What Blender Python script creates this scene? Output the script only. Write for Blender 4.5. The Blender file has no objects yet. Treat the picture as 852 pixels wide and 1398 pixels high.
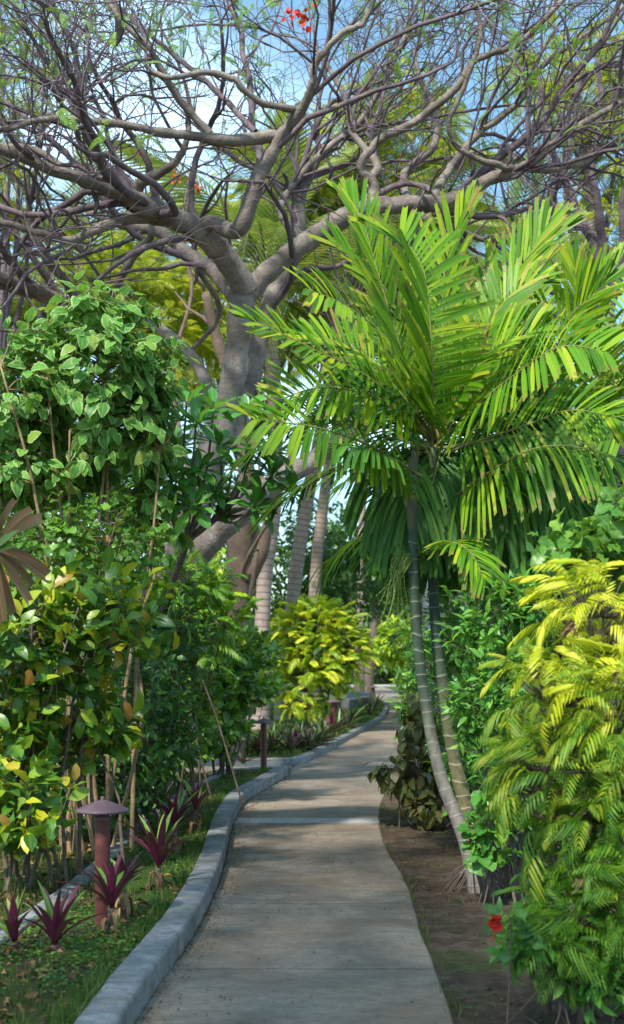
import bpy, math, random
import numpy as np
from mathutils import Vector, Matrix

rng = np.random.default_rng(7)
random.seed(7)
C = bpy.context.scene.collection
S = bpy.context.scene

# ------------------------------------------------------------------ camera
F, CX, HY, CH = 1700.0, 426.0, 905.0, 1.5      # focal length in photo pixels, horizon row, eye height
cam_d = bpy.data.cameras.new('camera')
cam = bpy.data.objects.new('camera', cam_d); C.objects.link(cam); S.camera = cam
cam.location = (0, 0, CH); cam.rotation_euler = (math.radians(90), 0, 0)
cam_d.sensor_fit = 'HORIZONTAL'; cam_d.sensor_width = 36
cam_d.lens = F/852*36; cam_d.shift_y = (HY-699)/852
cam_d.clip_start = .05; cam_d.clip_end = 2000
cam_d.dof.use_dof = True; cam_d.dof.focus_distance = 9.2; cam_d.dof.aperture_fstop = 4.6

# ------------------------------------------------------------------ sky, sun, exposure
SUN_EL, SUN_AZ = math.radians(49), math.radians(208)   # azimuth clockwise from +Y: behind the camera, to the left
W = bpy.data.worlds.new('World'); S.world = W; W.use_nodes = True
nt = W.node_tree; nt.nodes.clear()
out = nt.nodes.new('ShaderNodeOutputWorld'); bg = nt.nodes.new('ShaderNodeBackground')
sky = nt.nodes.new('ShaderNodeTexSky'); sky.sky_type = 'NISHITA'; sky.sun_disc = False
sky.sun_elevation = SUN_EL; sky.sun_rotation = SUN_AZ; sky.air_density = 1.1; sky.dust_density = .3; sky.ozone_density = 1.2
tc = nt.nodes.new('ShaderNodeTexCoord'); mp = nt.nodes.new('ShaderNodeMapping'); mp.inputs['Scale'].default_value = (1, 1, 2.2)
no = nt.nodes.new('ShaderNodeTexNoise'); no.inputs['Scale'].default_value = 3.2; no.inputs['Detail'].default_value = 7; no.inputs['Roughness'].default_value = .58
rp = nt.nodes.new('ShaderNodeValToRGB'); rp.color_ramp.elements[0].position = .44; rp.color_ramp.elements[1].position = .66
rp.color_ramp.elements[0].color = (.16, .16, .16, 1); rp.color_ramp.elements[1].color = (.78, .78, .78, 1)
mx = nt.nodes.new('ShaderNodeMix'); mx.data_type = 'RGBA'; mx.inputs['B'].default_value = (7.6, 10.6, 13.0, 1)
nt.links.new(tc.outputs['Generated'], mp.inputs[0]); nt.links.new(mp.outputs[0], no.inputs['Vector'])
nt.links.new(no.outputs['Fac'], rp.inputs[0]); nt.links.new(rp.outputs[0], mx.inputs['Factor'])
hs_ = nt.nodes.new('ShaderNodeHueSaturation'); hs_.inputs['Saturation'].default_value = 1.35; hs_.inputs['Hue'].default_value = .487; nt.links.new(sky.outputs[0], hs_.inputs['Color']); nt.links.new(hs_.outputs[0], mx.inputs['A']); nt.links.new(mx.outputs['Result'], bg.inputs['Color'])
bg.inputs['Strength'].default_value = .13
nt.links.new(bg.outputs[0], out.inputs[0])
sd = bpy.data.lights.new('sun', 'SUN'); sd.energy = 5.0; sd.angle = math.radians(3); sd.color = (1, .94, .84)
sun = bpy.data.objects.new('sun', sd); C.objects.link(sun)
sv = Vector((math.sin(SUN_AZ)*math.cos(SUN_EL), math.cos(SUN_AZ)*math.cos(SUN_EL), math.sin(SUN_EL)))
sun.rotation_euler = sv.to_track_quat('Z', 'Y').to_euler()
S.view_settings.view_transform = 'Standard'; S.view_settings.look = 'None'
S.view_settings.exposure = .56; S.view_settings.gamma = 1
S.cycles.max_bounces = 7; S.cycles.diffuse_bounces = 3; S.cycles.transmission_bounces = 4; S.cycles.transparent_max_bounces = 4
S.cycles.sample_clamp_indirect = 4

# ------------------------------------------------------------------ helpers
def P(px, py, d): return np.array(((px-CX)/F*d, d, CH+(HY-py)/F*d))
def G(px, py):
    d = CH*F/(py-HY); return ((px-CX)/F*d, d)
def nrm(a):
    a = np.asarray(a, float); n = np.linalg.norm(a, axis=-1, keepdims=True); n[n < 1e-9] = 1; return a/n
def catmull(pts, k=6):
    pts = np.asarray(pts, float)
    p = np.vstack([2*pts[0]-pts[1], pts, 2*pts[-1]-pts[-2]]); o = []
    for i in range(1, len(p)-2):
        for t in np.linspace(0, 1, k, endpoint=False):
            o.append(.5*((2*p[i])+(-p[i-1]+p[i+1])*t+(2*p[i-1]-5*p[i]+4*p[i+1]-p[i+2])*t*t+(-p[i-1]+3*p[i]-3*p[i+1]+p[i+2])*t**3))
    o.append(pts[-1]); return np.array(o)
def resample(pts, n):
    pts = np.asarray(pts, float); s = np.r_[0, np.cumsum(np.linalg.norm(np.diff(pts[:, :3], axis=0), axis=1))]
    t = np.linspace(0, s[-1], n); return np.stack([np.interp(t, s, pts[:, c]) for c in range(pts.shape[1])], 1)

class MB:
    """collects quads and triangles with one uv per vertex"""
    def __init__(s): s.v = []; s.q = []; s.t = []; s.u = []; s.n = 0
    def add(s, v, q=None, t=None, uv=None):
        v = np.asarray(v, float).reshape(-1, 3)
        if q is not None and len(q): s.q.append(np.asarray(q, int).reshape(-1, 4)+s.n)
        if t is not None and len(t): s.t.append(np.asarray(t, int).reshape(-1, 3)+s.n)
        s.v.append(v); s.u.append(np.zeros((len(v), 2)) if uv is None else np.asarray(uv, float).reshape(-1, 2)); s.n += len(v)
        return s
    def mesh(s, name, off=(0, 0, 0), smooth=True):
        v = np.vstack(s.v)-np.asarray(off); u = np.vstack(s.u)
        q = np.vstack(s.q) if s.q else np.zeros((0, 4), int); t = np.vstack(s.t) if s.t else np.zeros((0, 3), int)
        me = bpy.data.meshes.new(name)
        me.vertices.add(len(v)); me.vertices.foreach_set('co', v.astype(np.float32).ravel())
        lv = np.r_[q.ravel(), t.ravel()].astype(np.int32)
        me.loops.add(len(lv)); me.loops.foreach_set('vertex_index', lv)
        st = np.r_[np.arange(len(q))*4, len(q)*4+np.arange(len(t))*3].astype(np.int32)
        me.polygons.add(len(st)); me.polygons.foreach_set('loop_start', st)
        me.polygons.foreach_set('use_smooth', np.full(len(st), smooth))
        uvl = me.uv_layers.new(name='UVMap'); uvl.data.foreach_set('uv', u[lv].astype(np.float32).ravel())
        me.update(calc_edges=True); return me
    def build(s, name, mat, parent=None, kind=None, smooth=True, label=None):
        off = (0, 0, 0) if parent is None else world_loc(parent)
        o = bpy.data.objects.new(name, s.mesh(name, off, smooth)); C.objects.link(o)
        o.data.materials.append(mat)
        if parent is not None: o.parent = parent
        if kind: o['kind'] = kind
        if label: o['label'] = label
        return o
def world_loc(o):
    l = np.array(o.location); 
    while o.parent is not None: o = o.parent; l = l+np.array(o.location)
    return l
def tag(o, label, cat, group=None):
    o['label'] = label; o['category'] = cat
    if group: o['group'] = group
    return o
def thing(name, loc, label, cat, group=None):
    o = bpy.data.objects.new(name, None); C.objects.link(o); o.location = tuple(float(a) for a in loc)
    o.empty_display_size = .1
    return tag(o, label, cat, group)
def struct(o): o['kind'] = 'structure'; return o

def tubes(pts, rad, n=6, cap=False):
    """pts (N,K,3), rad (N,K)"""
    pts = np.asarray(pts, float); rad = np.asarray(rad, float)
    N, K, _ = pts.shape
    T = nrm(np.gradient(pts, axis=1))
    D = nrm(pts[:, -1]-pts[:, 0])
    ref = np.where(np.abs(D[:, 2:3]) > .8, np.array([[1., 0.1, 0]]), np.array([[0, 0.1, 1.]]))
    A = nrm(np.cross(D, ref))[:, None, :]
    A = nrm(A-(A*T).sum(-1, keepdims=True)*T); B = np.cross(T, A)
    th = np.linspace(0, 2*np.pi, n, endpoint=False)
    v = pts[:, :, None, :]+rad[:, :, None, None]*(np.cos(th)[None, None, :, None]*A[:, :, None, :]+np.sin(th)[None, None, :, None]*B[:, :, None, :])
    i = np.arange(N)[:, None, None]*K*n; k = np.arange(K-1)[None, :, None]*n; j = np.arange(n)[None, None, :]; j2 = (j+1) % n
    q = np.stack([i+k+j, i+k+j2, i+k+n+j2, i+k+n+j], -1)
    L = np.concatenate([np.zeros((N, 1)), np.cumsum(np.linalg.norm(np.diff(pts, axis=1), axis=2), axis=1)], 1)
    uv = np.stack([np.broadcast_to(np.abs(np.linspace(-1, 1, n, endpoint=False))[None, None, :], (N, K, n)), np.broadcast_to(L[:, :, None], (N, K, n))], -1)
    mbv = v.reshape(-1, 3); t = None
    if cap:
        c = np.arange(N)*K*n+(K-1)*n
        t = np.concatenate([np.stack([c, c+a, c+a+1], 1) for a in range(1, n-1)])
    return mbv, q.reshape(-1, 4), t, uv.reshape(-1, 2)
def tube(mb, pts, rad, n=8, k=5, cap=True, wob=0):
    p = np.asarray(pts, float); r = np.asarray(rad, float)
    if r.ndim == 0: r = np.full(len(p), float(r))
    pr = catmull(np.c_[p, r], k) if len(p) > 2 or k > 1 else np.c_[p, r]
    rr = np.maximum(pr[:, 3], .001)
    if wob: rr = rr*(1+wob*np.sin(np.arange(len(rr))*1.9+rng.random()*6)*rng.random(len(rr)))
    v, q, t, uv = tubes(pr[None, :, :3], rr[None], n, cap); mb.add(v, q, t, uv); return pr

def strips(mb, pts, wid, N0, fold=.25, jag=0):
    """blades: pts (N,K,3) centre line, wid (N,K) full width, N0 (N,3) face normal hint"""
    pts = np.asarray(pts, float); N, K, _ = pts.shape
    T = nrm(np.gradient(pts, axis=1)); n0 = nrm(np.asarray(N0, float))[:, None, :]
    Sd = nrm(np.cross(T, np.broadcast_to(n0, T.shape))); Nn = np.cross(Sd, T)
    w = np.asarray(wid, float)[:, :, None]/2
    Lf = pts-Sd*w+Nn*w*fold*2; R = pts+Sd*w+Nn*w*fold*2
    if jag: 
        R[:, -1] = R[:, -1]+T[:, -1]*wid[:, -1:]*jag; pts = pts.copy(); pts[:, -1] -= T[:, -1]*wid[:, -1:]*jag*.35
    v = np.stack([Lf, pts, R], 2)
    i = np.arange(N)[:, None, None]*K*3; k = np.arange(K-1)[None, :, None]*3; j = np.arange(2)[None, None, :]
    q = np.stack([i+k+j, i+k+j+1, i+k+j+4, i+k+j+3], -1).reshape(-1, 4)
    uv = np.stack([np.broadcast_to(np.array([0, .5, 1.])[None, None], (N, K, 3)), np.broadcast_to(np.linspace(0, 1, K)[None, :, None], (N, K, 3))], -1)
    mb.add(v.reshape(-1, 3), q, None, uv.reshape(-1, 2)); return v

def leaf_tpl(wf, seg=6, w=.5, fold=.18, bend=.25, serr=0., petiole=.0, wave=0., twist=0.):
    """a leaf of length 1 along +y, face normal +z"""
    t = np.linspace(0, 1, seg+1); ww = np.array([wf(a) for a in t])*w/2
    if serr: ww = ww*(1+serr*np.where(np.arange(seg+1) % 2, 1, -1))
    ww[-1] = .004; ww[0] = max(ww[0], .012)
    y = petiole+t*(1-petiole); zc = -bend*t**2
    v = []
    for i in range(seg+1):
        wv = wave*math.sin(i*2.4)
        v += [(-ww[i], y[i], zc[i]+fold*ww[i]*2+wv*ww[i]), (0, y[i], zc[i]), (ww[i], y[i], zc[i]+fold*ww[i]*2-wv*ww[i])]
    v = np.array(v)
    if twist:
        a = twist*v[:, 1]; x = v[:, 0]*np.cos(a); z = v[:, 2]+v[:, 0]*np.sin(a); v[:, 0] = x; v[:, 2] = z
    q = [(3*i+j, 3*i+j+1, 3*i+j+4, 3*i+j+3) for i in range(seg) for j in range(2)]
    uv = [(j/2, t[i]) for i in range(seg+1) for j in range(3)]
    if petiole:
        n = len(v); v = np.vstack([v, [(-.008, 0, 0), (.008, 0, 0)]]); q.append((n, n+1, 2, 0)); uv += [(.5, 0), (.5, 0)]
    return v, np.array(q), np.array(uv)
ovate = lambda t: (math.sin(math.pi*min(1, t**.72)))**.75
ellip = lambda t: math.sin(math.pi*t)**.7
obov = lambda t: math.sin(math.pi*t**1.55)**.75
lance = lambda t: math.sin(math.pi*t**.8)**1.0
def place(tpl, O, D, Nn, size):
    """world verts of leaves: O (N,3) origins, D directions, Nn normal hints, size (N,)"""
    v, q, uv = tpl; D = nrm(D); X = nrm(np.cross(D, Nn)); Z = np.cross(X, D)
    s = np.asarray(size)[:, None, None]
    w = O[:, None, :]+s*(v[None, :, 0:1]*X[:, None, :]+v[None, :, 1:2]*D[:, None, :]+v[None, :, 2:3]*Z[:, None, :])
    qq = (q[None]+(np.arange(len(O))*len(v))[:, None, None]).reshape(-1, 4)
    return w.reshape(-1, 3), qq, np.tile(uv, (len(O), 1))
def inframe(O, mx=30):
    px = CX+O[:, 0]/O[:, 1]*F; py = HY-(O[:, 2]-CH)/O[:, 1]*F
    return (px > -mx) & (px < 852+mx) & (py > -mx) & (py < 1398+mx)
_mc = {}
def leafset(root, tpls, O, D, Nn, size, mat, name='leaf', stuff='foliage', cap=300, minpx=8, mats=None):
    """the leaves that show largest become parts, the rest one joined part"""
    O = np.asarray(O, float); D = nrm(D); size = np.asarray(size, float)
    px = size/O[:, 1]*F; ok = inframe(O) & (px > minpx)
    idx = np.where(ok)[0]; idx = idx[np.argsort(O[idx, 1]+rng.random(len(idx))*.15)][:cap]
    base = world_loc(root)
    X = nrm(np.cross(D, Nn)); Z = np.cross(X, D)
    var = rng.integers(0, len(tpls), len(O)); msel = np.zeros(len(O), int) if mats is None else np.asarray(mats[1])
    ml = [mat] if mats is None else mats[0]
    for i in idx:
        key = (id(tpls[var[i]]), ml[msel[i]].name, name)
        if key not in _mc:
            v, q, uv = tpls[var[i]]; me = MB().add(v, q, None, uv).mesh(name); me.materials.append(ml[msel[i]]); _mc[key] = me
        o = bpy.data.objects.new(name, _mc[key]); C.objects.link(o); o.parent = root
        s = size[i]; p = O[i]-base
        o.matrix_basis = Matrix(((X[i, 0]*s, D[i, 0]*s, Z[i, 0]*s, p[0]), (X[i, 1]*s, D[i, 1]*s, Z[i, 1]*s, p[1]), (X[i, 2]*s, D[i, 2]*s, Z[i, 2]*s, p[2]), (0, 0, 0, 1)))
    rest = np.ones(len(O), bool); rest[idx] = False
    for m_i, m in enumerate(ml):
        mb = MB()
        for k, tp in enumerate(tpls):
            s_ = rest & (var == k) & (msel == m_i)
            if s_.any(): v, q, uv = place(tp, O[s_], D[s_], Nn[s_], size[s_]); mb.add(v, q, None, uv)
        if mb.n: mb.build(stuff, m, root, kind='stuff')

# ------------------------------------------------------------------ materials
def new_mat(name):
    m = bpy.data.materials.new(name); m.use_nodes = True; t = m.node_tree; t.nodes.clear(); return m, t
class N:
    def __init__(s, t): s.t = t
    def __call__(s, kind, **kw):
        n = s.t.nodes.new('ShaderNode'+kind)
        for k, v in kw.items():
            if k == 'op': n.operation = v
            elif k == 'dtype': n.data_type = v
            else: n.inputs[k.replace('_', ' ')].default_value = v
        return n
    def l(s, a, b): s.t.links.new(a, b)
    def math(s, op, a, b=None, c=None):
        n = s.t.nodes.new('ShaderNodeMath'); n.operation = op
        for i, x in enumerate((a, b, c)):
            if x is None: continue
            if isinstance(x, (int, float)): n.inputs[i].default_value = x
            else: s.l(x, n.inputs[i])
        return n.outputs[0]
    def mix(s, f, a, b):
        n = s.t.nodes.new('ShaderNodeMix'); n.data_type = 'RGBA'
        for k, x in (('Factor', f), ('A', a), ('B', b)):
            if isinstance(x, (int, float)): n.inputs[k].default_value = x
            elif isinstance(x, tuple): n.inputs[k].default_value = x if len(x) == 4 else x+(1,)
            else: s.l(x, n.inputs[k])
        return n.outputs['Result']
    def ramp(s, f, els):
        n = s.t.nodes.new('ShaderNodeValToRGB'); cr = n.color_ramp
        while len(cr.elements) < len(els): cr.elements.new(.5)
        for e, (p, c) in zip(cr.elements, els): e.position = p; e.color = (c if isinstance(c, tuple) else (c, c, c))+(1,)
        s.l(f, n.inputs[0]); return n.outputs[0]
    def noise(s, scale, det=4, rough=.6, vec=None, dist=0):
        n = s.t.nodes.new('ShaderNodeTexNoise'); n.inputs['Scale'].default_value = scale; n.inputs['Detail'].default_value = det
        n.inputs['Roughness'].default_value = rough; n.inputs['Distortion'].default_value = dist
        if vec is not None: s.l(vec, n.inputs['Vector'])
        return n.outputs['Fac']
    def pos(s, scale=(1, 1, 1)):
        g = s.t.nodes.new('ShaderNodeNewGeometry'); m = s.t.nodes.new('ShaderNodeMapping'); m.inputs['Scale'].default_value = scale
        s.l(g.outputs['Position'], m.inputs[0]); return m.outputs[0]
    def uv(s):
        u = s.t.nodes.new('ShaderNodeUVMap'); x = s.t.nodes.new('ShaderNodeSeparateXYZ'); s.l(u.outputs[0], x.inputs[0]); return x.outputs[0], x.outputs[1]
    def bump(s, h, strength=.4, dist=.02):
        b = s.t.nodes.new('ShaderNodeBump'); b.inputs['Strength'].default_value = strength; b.inputs['Distance'].default_value = dist
        s.l(h, b.inputs['Height']); return b.outputs[0]

def leaf_mat(name, cols, rough=.42, trans=.35, vein=.35, edge=None, back=None, spec=.5, stripes=9, burn=0., mottle=None):
    """cols: list of (position, colour) over the random value of each leaf"""
    m, t = new_mat(name); n = N(t)
    g = t.nodes.new('ShaderNodeNewGeometry'); oi = t.nodes.new('ShaderNodeObjectInfo')
    r = n.math('FRACT', n.math('ADD', g.outputs['Random Per Island'], n.math('MULTIPLY', oi.outputs['Random'], 7.31)))
    col = n.ramp(r, cols)
    pn = n.noise(9, 3, .6, n.pos())
    u, v = n.uv(); au = n.math('ABSOLUTE', n.math('SUBTRACT', u, .5))
    col = n.mix(n.math('MULTIPLY', pn, .35), col, n.mix(.5, col, (.01, .03, .005)))
    if mottle is not None: col = n.mix(n.ramp(n.noise(38, 4, .7, n.pos()), [(.52, 0.), (.66, .65)]), col, mottle)
    if edge is not None:
        em = n.ramp(n.math('ADD', n.math('MULTIPLY', au, 1.5), n.math('MULTIPLY', n.noise(60, 3, .6, n.pos()), .7)), [(.82, 0.), (1.0, 1.)])
        col = n.mix(n.math('MULTIPLY', em, .8), col, edge)
    mid = n.ramp(au, [(0, 1.), (.05, 0.)])
    sv_ = n.math('FRACT', n.math('SUBTRACT', n.math('MULTIPLY', v, float(stripes)), n.math('MULTIPLY', au, 5.)))
    side = n.ramp(sv_, [(0, 1.), (.14, 0.)])
    vm = n.math('MULTIPLY', n.math('MAXIMUM', mid, n.math('MULTIPLY', side, .5)), vein)
    col = n.mix(vm, col, n.mix(.55, col, (.62, .75, .30)))
    if burn:
        bm_ = n.ramp(n.math('ADD', n.math('MULTIPLY', v, .5), n.math('MULTIPLY', n.noise(30, 3, .6, n.pos()), .8)), [(.84, 0.), (.93, 1.)])
        col = n.mix(n.math('MULTIPLY', bm_, burn), col, (.26, .17, .06))
    if back is not None: col = n.mix(g.outputs['Backfacing'], col, back)
    p = n('BsdfPrincipled', Roughness=rough); p.inputs['Specular IOR Level'].default_value = spec
    n.l(col, p.inputs['Base Color'])
    n.l(n.bump(n.math('ADD', n.math('MULTIPLY', sv_, .5), n.math('MULTIPLY', n.noise(40, 2, .5, n.pos()), .8)), .35, .004), p.inputs['Normal'])
    tr = n('BsdfTranslucent'); n.l(n.mix(.35, col, n.mix(.5, col, (.5, .7, .02))), tr.inputs['Color'])
    ms = n('MixShader', Fac=trans); n.l(p.outputs[0], ms.inputs[1]); n.l(tr.outputs[0], ms.inputs[2])
    o = n('OutputMaterial'); n.l(ms.outputs[0], o.inputs[0]); return m
def solid(name, colf, rough=.8, bumpf=None, strength=.5, dist=.02, metal=0, spec=.4):
    m, t = new_mat(name); n = N(t); p = n('BsdfPrincipled', Roughness=rough, Metallic=metal); p.inputs['Specular IOR Level'].default_value = spec
    c = colf(n)
    if isinstance(c, tuple): p.inputs['Base Color'].default_value = c+(1,)
    else: n.l(c, p.inputs['Base Color'])
    if bumpf: n.l(n.bump(bumpf(n), strength, dist), p.inputs['Normal'])
    o = n('OutputMaterial'); n.l(p.outputs[0], o.inputs[0]); return m
def bark(name, a, b, c, s=3., strength=.6):
    return solid(name, lambda n: n.mix(n.ramp(n.noise(s*2.6, 6, .75, n.pos((1, 1, 2.5)), 1.2), [(.56, 0.), (.64, .55)]), n.mix(n.ramp(n.noise(s*9, 5, .7, n.pos()), [(.4, 0.), (.7, .5)]), n.ramp(n.noise(s, 5, .65, n.pos(), .6), [(.3, a), (.5, b), (.72, c)]), a), tuple(x*.45 for x in a)),
                 .85, lambda n: n.math('ADD', n.noise(s*4, 6, .7, n.pos()), n.math('MULTIPLY', n.noise(s*22, 3, .6, n.pos()), .4)), strength, .03)
def ringed(name, a, b, ringc, per_m, strength=.6, fine=.1):
    def cf(n):
        u, v = n.uv(); w = n.math('ADD', v, n.math('MULTIPLY', n.noise(5, 3, .5, n.pos()), .03))
        fr = n.math('FRACT', n.math('MULTIPLY', w, float(per_m)))
        base = n.ramp(n.noise(7, 5, .7, n.pos(), .4), [(.3, a), (.7, b)])
        return n.mix(n.ramp(fr, [(0, 1.), (fine, .6), (fine*1.8, 0.)]), base, ringc)
    def bf(n):
        u, v = n.uv(); w = n.math('ADD', v, n.math('MULTIPLY', n.noise(5, 3, .5, n.pos()), .03))
        return n.math('ADD', n.math('FRACT', n.math('MULTIPLY', w, float(per_m))), n.math('MULTIPLY', n.noise(40, 4, .7, n.pos()), .5))
    return solid(name, cf, .8, bf, strength, .012)

M = {}
M['tall'] = leaf_mat('tall shrub leaf', [(0, (.05, .19, .03)), (.5, (.09, .30, .04)), (.9, (.15, .40, .06)), (1, (.32, .38, .05))], .44, .40, .6, edge=(.42, .56, .2), stripes=8, mottle=(.30, .48, .14), spec=.3)
M['croton'] = leaf_mat('mottled shrub leaf', [(0, (.035, .12, .015)), (.5, (.08, .22, .02)), (.76, (.24, .38, .02)), (.93, (.58, .56, .02)), (1, (.30, .14, .03))], .36, .33, .4, stripes=7)
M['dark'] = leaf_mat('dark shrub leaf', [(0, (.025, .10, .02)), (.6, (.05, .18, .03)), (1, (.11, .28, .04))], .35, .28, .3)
M['hedge'] = leaf_mat('hedge leaf', [(0, (.035, .14, .015)), (.6, (.075, .25, .02)), (.85, (.18, .38, .03)), (1, (.42, .50, .04))], .32, .28, .3)
M['frangi'] = leaf_mat('glossy rosette leaf', [(0, (.05, .2, .03)), (.7, (.09, .32, .045)), (1, (.2, .46, .06))], .3, .28, .5, spec=.5, stripes=14)
M['small'] = leaf_mat('small shrub leaf', [(0, (.05, .20, .03)), (.6, (.11, .34, .045)), (1, (.22, .48, .06))], .36, .35, .35)
M['droop'] = leaf_mat('drooping shrub leaf', [(0, (.05, .10, .025)), (.6, (.09, .15, .035)), (1, (.16, .16, .04))], .4, .28, .6, edge=(.22, .10, .05))
M['round'] = leaf_mat('round leaf', [(0, (.05, .17, .02)), (.6, (.10, .27, .03)), (1, (.2, .4, .04))], .38, .33, .35)
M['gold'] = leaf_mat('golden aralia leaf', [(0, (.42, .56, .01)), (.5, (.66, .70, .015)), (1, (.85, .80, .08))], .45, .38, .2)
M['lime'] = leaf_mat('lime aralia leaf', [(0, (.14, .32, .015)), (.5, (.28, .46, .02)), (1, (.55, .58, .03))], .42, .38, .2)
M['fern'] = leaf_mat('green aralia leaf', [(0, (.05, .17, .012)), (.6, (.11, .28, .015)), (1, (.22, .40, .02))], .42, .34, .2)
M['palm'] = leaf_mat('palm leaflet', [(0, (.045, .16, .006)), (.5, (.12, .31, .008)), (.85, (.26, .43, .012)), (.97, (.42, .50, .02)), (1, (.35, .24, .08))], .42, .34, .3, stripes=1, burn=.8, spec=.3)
M['palm2'] = leaf_mat('shaded palm leaflet', [(0, (.03, .11, .02)), (.6, (.055, .18, .025)), (1, (.12, .27, .03))], .5, .28, .2, stripes=1, spec=.22)  # darker copy of the palm leaflet, shade of the crown core put into its colour
M['coco'] = leaf_mat('coconut leaflet', [(0, (.12, .2, .035)), (.6, (.2, .28, .05)), (1, (.42, .40, .08))], .4, .35, .2, stripes=1)
M['feather'] = leaf_mat('feathery leaf', [(0, (.16, .26, .015)), (.5, (.32, .42, .02)), (.8, (.52, .50, .03)), (1, (.68, .50, .04))], .5, .5, .1, stripes=1)
M['feather2'] = leaf_mat('feathery fresh leaf', [(0, (.12, .3, .04)), (1, (.3, .5, .08))], .5, .42, .1, stripes=1)
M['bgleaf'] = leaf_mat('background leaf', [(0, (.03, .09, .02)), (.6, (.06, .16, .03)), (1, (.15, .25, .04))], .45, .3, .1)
M['bglime'] = leaf_mat('golden background leaf', [(0, (.18, .36, .015)), (.6, (.38, .55, .02)), (1, (.6, .65, .05))], .45, .42, .1)
M['rhoeo'] = leaf_mat('two tone strap leaf', [(0, (.09, .2, .03)), (.6, (.2, .33, .05)), (1, (.36, .42, .08))], .42, .12, .25, back=(.14, .012, .055), stripes=1)
M['rhoeo_p'] = leaf_mat('purple strap leaf', [(0, (.065, .008, .03)), (.6, (.13, .012, .05)), (1, (.20, .02, .07))], .38, .12, .25, back=(.12, .012, .05), stripes=1)
M['rhoeo_g'] = leaf_mat('green strap leaf', [(0, (.04, .13, .03)), (1, (.12, .26, .05))], .42, .12, .3, back=(.07, .08, .04), stripes=1)
M['dry'] = leaf_mat('dry leaf', [(0, (.14, .075, .04)), (.6, (.25, .14, .075)), (1, (.36, .22, .13))], .7, .12, .5, stripes=1, spec=.2)
M['litter'] = leaf_mat('fallen leaf', [(0, (.07, .035, .018)), (.5, (.15, .08, .035)), (.85, (.24, .15, .06)), (1, (.32, .24, .08))], .8, .05, .2, spec=.2)
M['grass'] = leaf_mat('grass blade', [(0, (.03, .09, .015)), (.6, (.07, .16, .025)), (1, (.22, .20, .07))], .6, .25, 0, stripes=1, spec=.2)
M['clover'] = leaf_mat('ground cover leaf', [(0, (.04, .13, .012)), (.7, (.08, .22, .02)), (1, (.16, .30, .03))], .5, .25, .2)
M['bark'] = bark('smooth grey bark', (.11, .09, .078), (.225, .19, .165), (.40, .345, .30), 2.6, .8)
M['twig'] = bark('branch bark', (.075, .054, .066), (.14, .105, .12), (.23, .18, .185), 3, .35)
M['bark2'] = bark('brown bark', (.10, .065, .045), (.17, .12, .085), (.24, .18, .13), 2, .7)
M['cane'] = bark('cane bark', (.16, .10, .05), (.27, .19, .10), (.36, .28, .17), 9, .3)
M['stem'] = bark('woody stem', (.07, .05, .038), (.13, .10, .075), (.2, .17, .14), 8, .4)
M['greenstem'] = solid('green stem', lambda n: n.ramp(n.noise(8, 3, .6, n.pos()), [(.3, (.10, .17, .03)), (.7, (.2, .26, .06))]), .5)
M['palmstem'] = ringed('ringed palm stem', (.075, .085, .035), (.15, .15, .075), (.34, .30, .22), 9.5, .5)
M['palmstem_up'] = ringed('green ringed palm stem', (.022, .05, .03), (.05, .09, .045), (.24, .26, .18), 9.5, .4, .06)
def ringed2(name, low, high, v0, v1, rl, rh, per_m):
    def ring(n):
        u, v = n.uv(); w = n.math('ADD', v, n.math('ADD', n.math('MULTIPLY', n.noise(2.2, 2, .5, n.pos()), .22), n.math('MULTIPLY', n.noise(30, 2, .5, n.pos()), .008)))
        return v, n.math('FRACT', n.math('MULTIPLY', w, float(per_m)))
    def cf(n):
        v, fr = ring(n); t_ = n.math('ADD', v, n.math('MULTIPLY', n.noise(4, 4, .7, n.pos()), .5)); k = n.ramp(n.math('MULTIPLY', t_, .3), [(v0*.3, 0.), (v1*.3, 1.)])
        mott = n.ramp(n.noise(14, 6, .75, n.pos((1, 1, .5)), .5), [(.36, .55), (.66, 1.25)])
        base = n.mix(k, low, high); mm = n.t.nodes.new('ShaderNodeVectorMath'); mm.operation = 'MULTIPLY'; n.l(base, mm.inputs[0]); n.l(mott, mm.inputs[1])
        return n.mix(n.ramp(fr, [(0, .85), (.05, .6), (.10, 0.)]), mm.outputs[0], n.mix(k, rl, rh))
    def bf(n):
        v, fr = ring(n); return n.math('ADD', n.ramp(fr, [(0, 1.), (.08, .6), (.16, 0.)]), n.math('MULTIPLY', n.noise(35, 5, .7, n.pos()), .6))
    return solid(name, cf, .7, bf, .7, .01)
M['palmstem_a'] = ringed2('grey to green ringed stem', (.22, .20, .175), (.035, .065, .038), .85, 1.75, (.10, .085, .07), (.20, .20, .15), 10.5)
M['palmstem_b'] = ringed2('olive ringed stem', (.13, .125, .055), (.03, .06, .035), 1.1, 1.9, (.33, .28, .20), (.20, .21, .15), 10)
M['palmstem_grey'] = ringed('grey ringed palm stem', (.16, .14, .12), (.27, .24, .21), (.08, .065, .05), 13, .6)
M['shaft'] = solid('crownshaft', lambda n: n.ramp(n.noise(5, 4, .7, n.pos((3, 3, .6))), [(.3, (.05, .03, .025)), (.5, (.06, .07, .03)), (.7, (.05, .10, .03))]), .55, lambda n: n.noise(30, 3, .6, n.pos((3, 3, .3))), .3)
M['rachis'] = solid('palm rachis', lambda n: n.ramp(n.noise(6, 3, .6, n.pos()), [(.3, (.09, .05, .03)), (.6, (.2, .22, .05))]), .5)
M['coctrunk'] = ringed('coconut trunk', (.24, .18, .15), (.40, .32, .28), (.15, .10, .085), 7, .8, .16)
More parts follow.
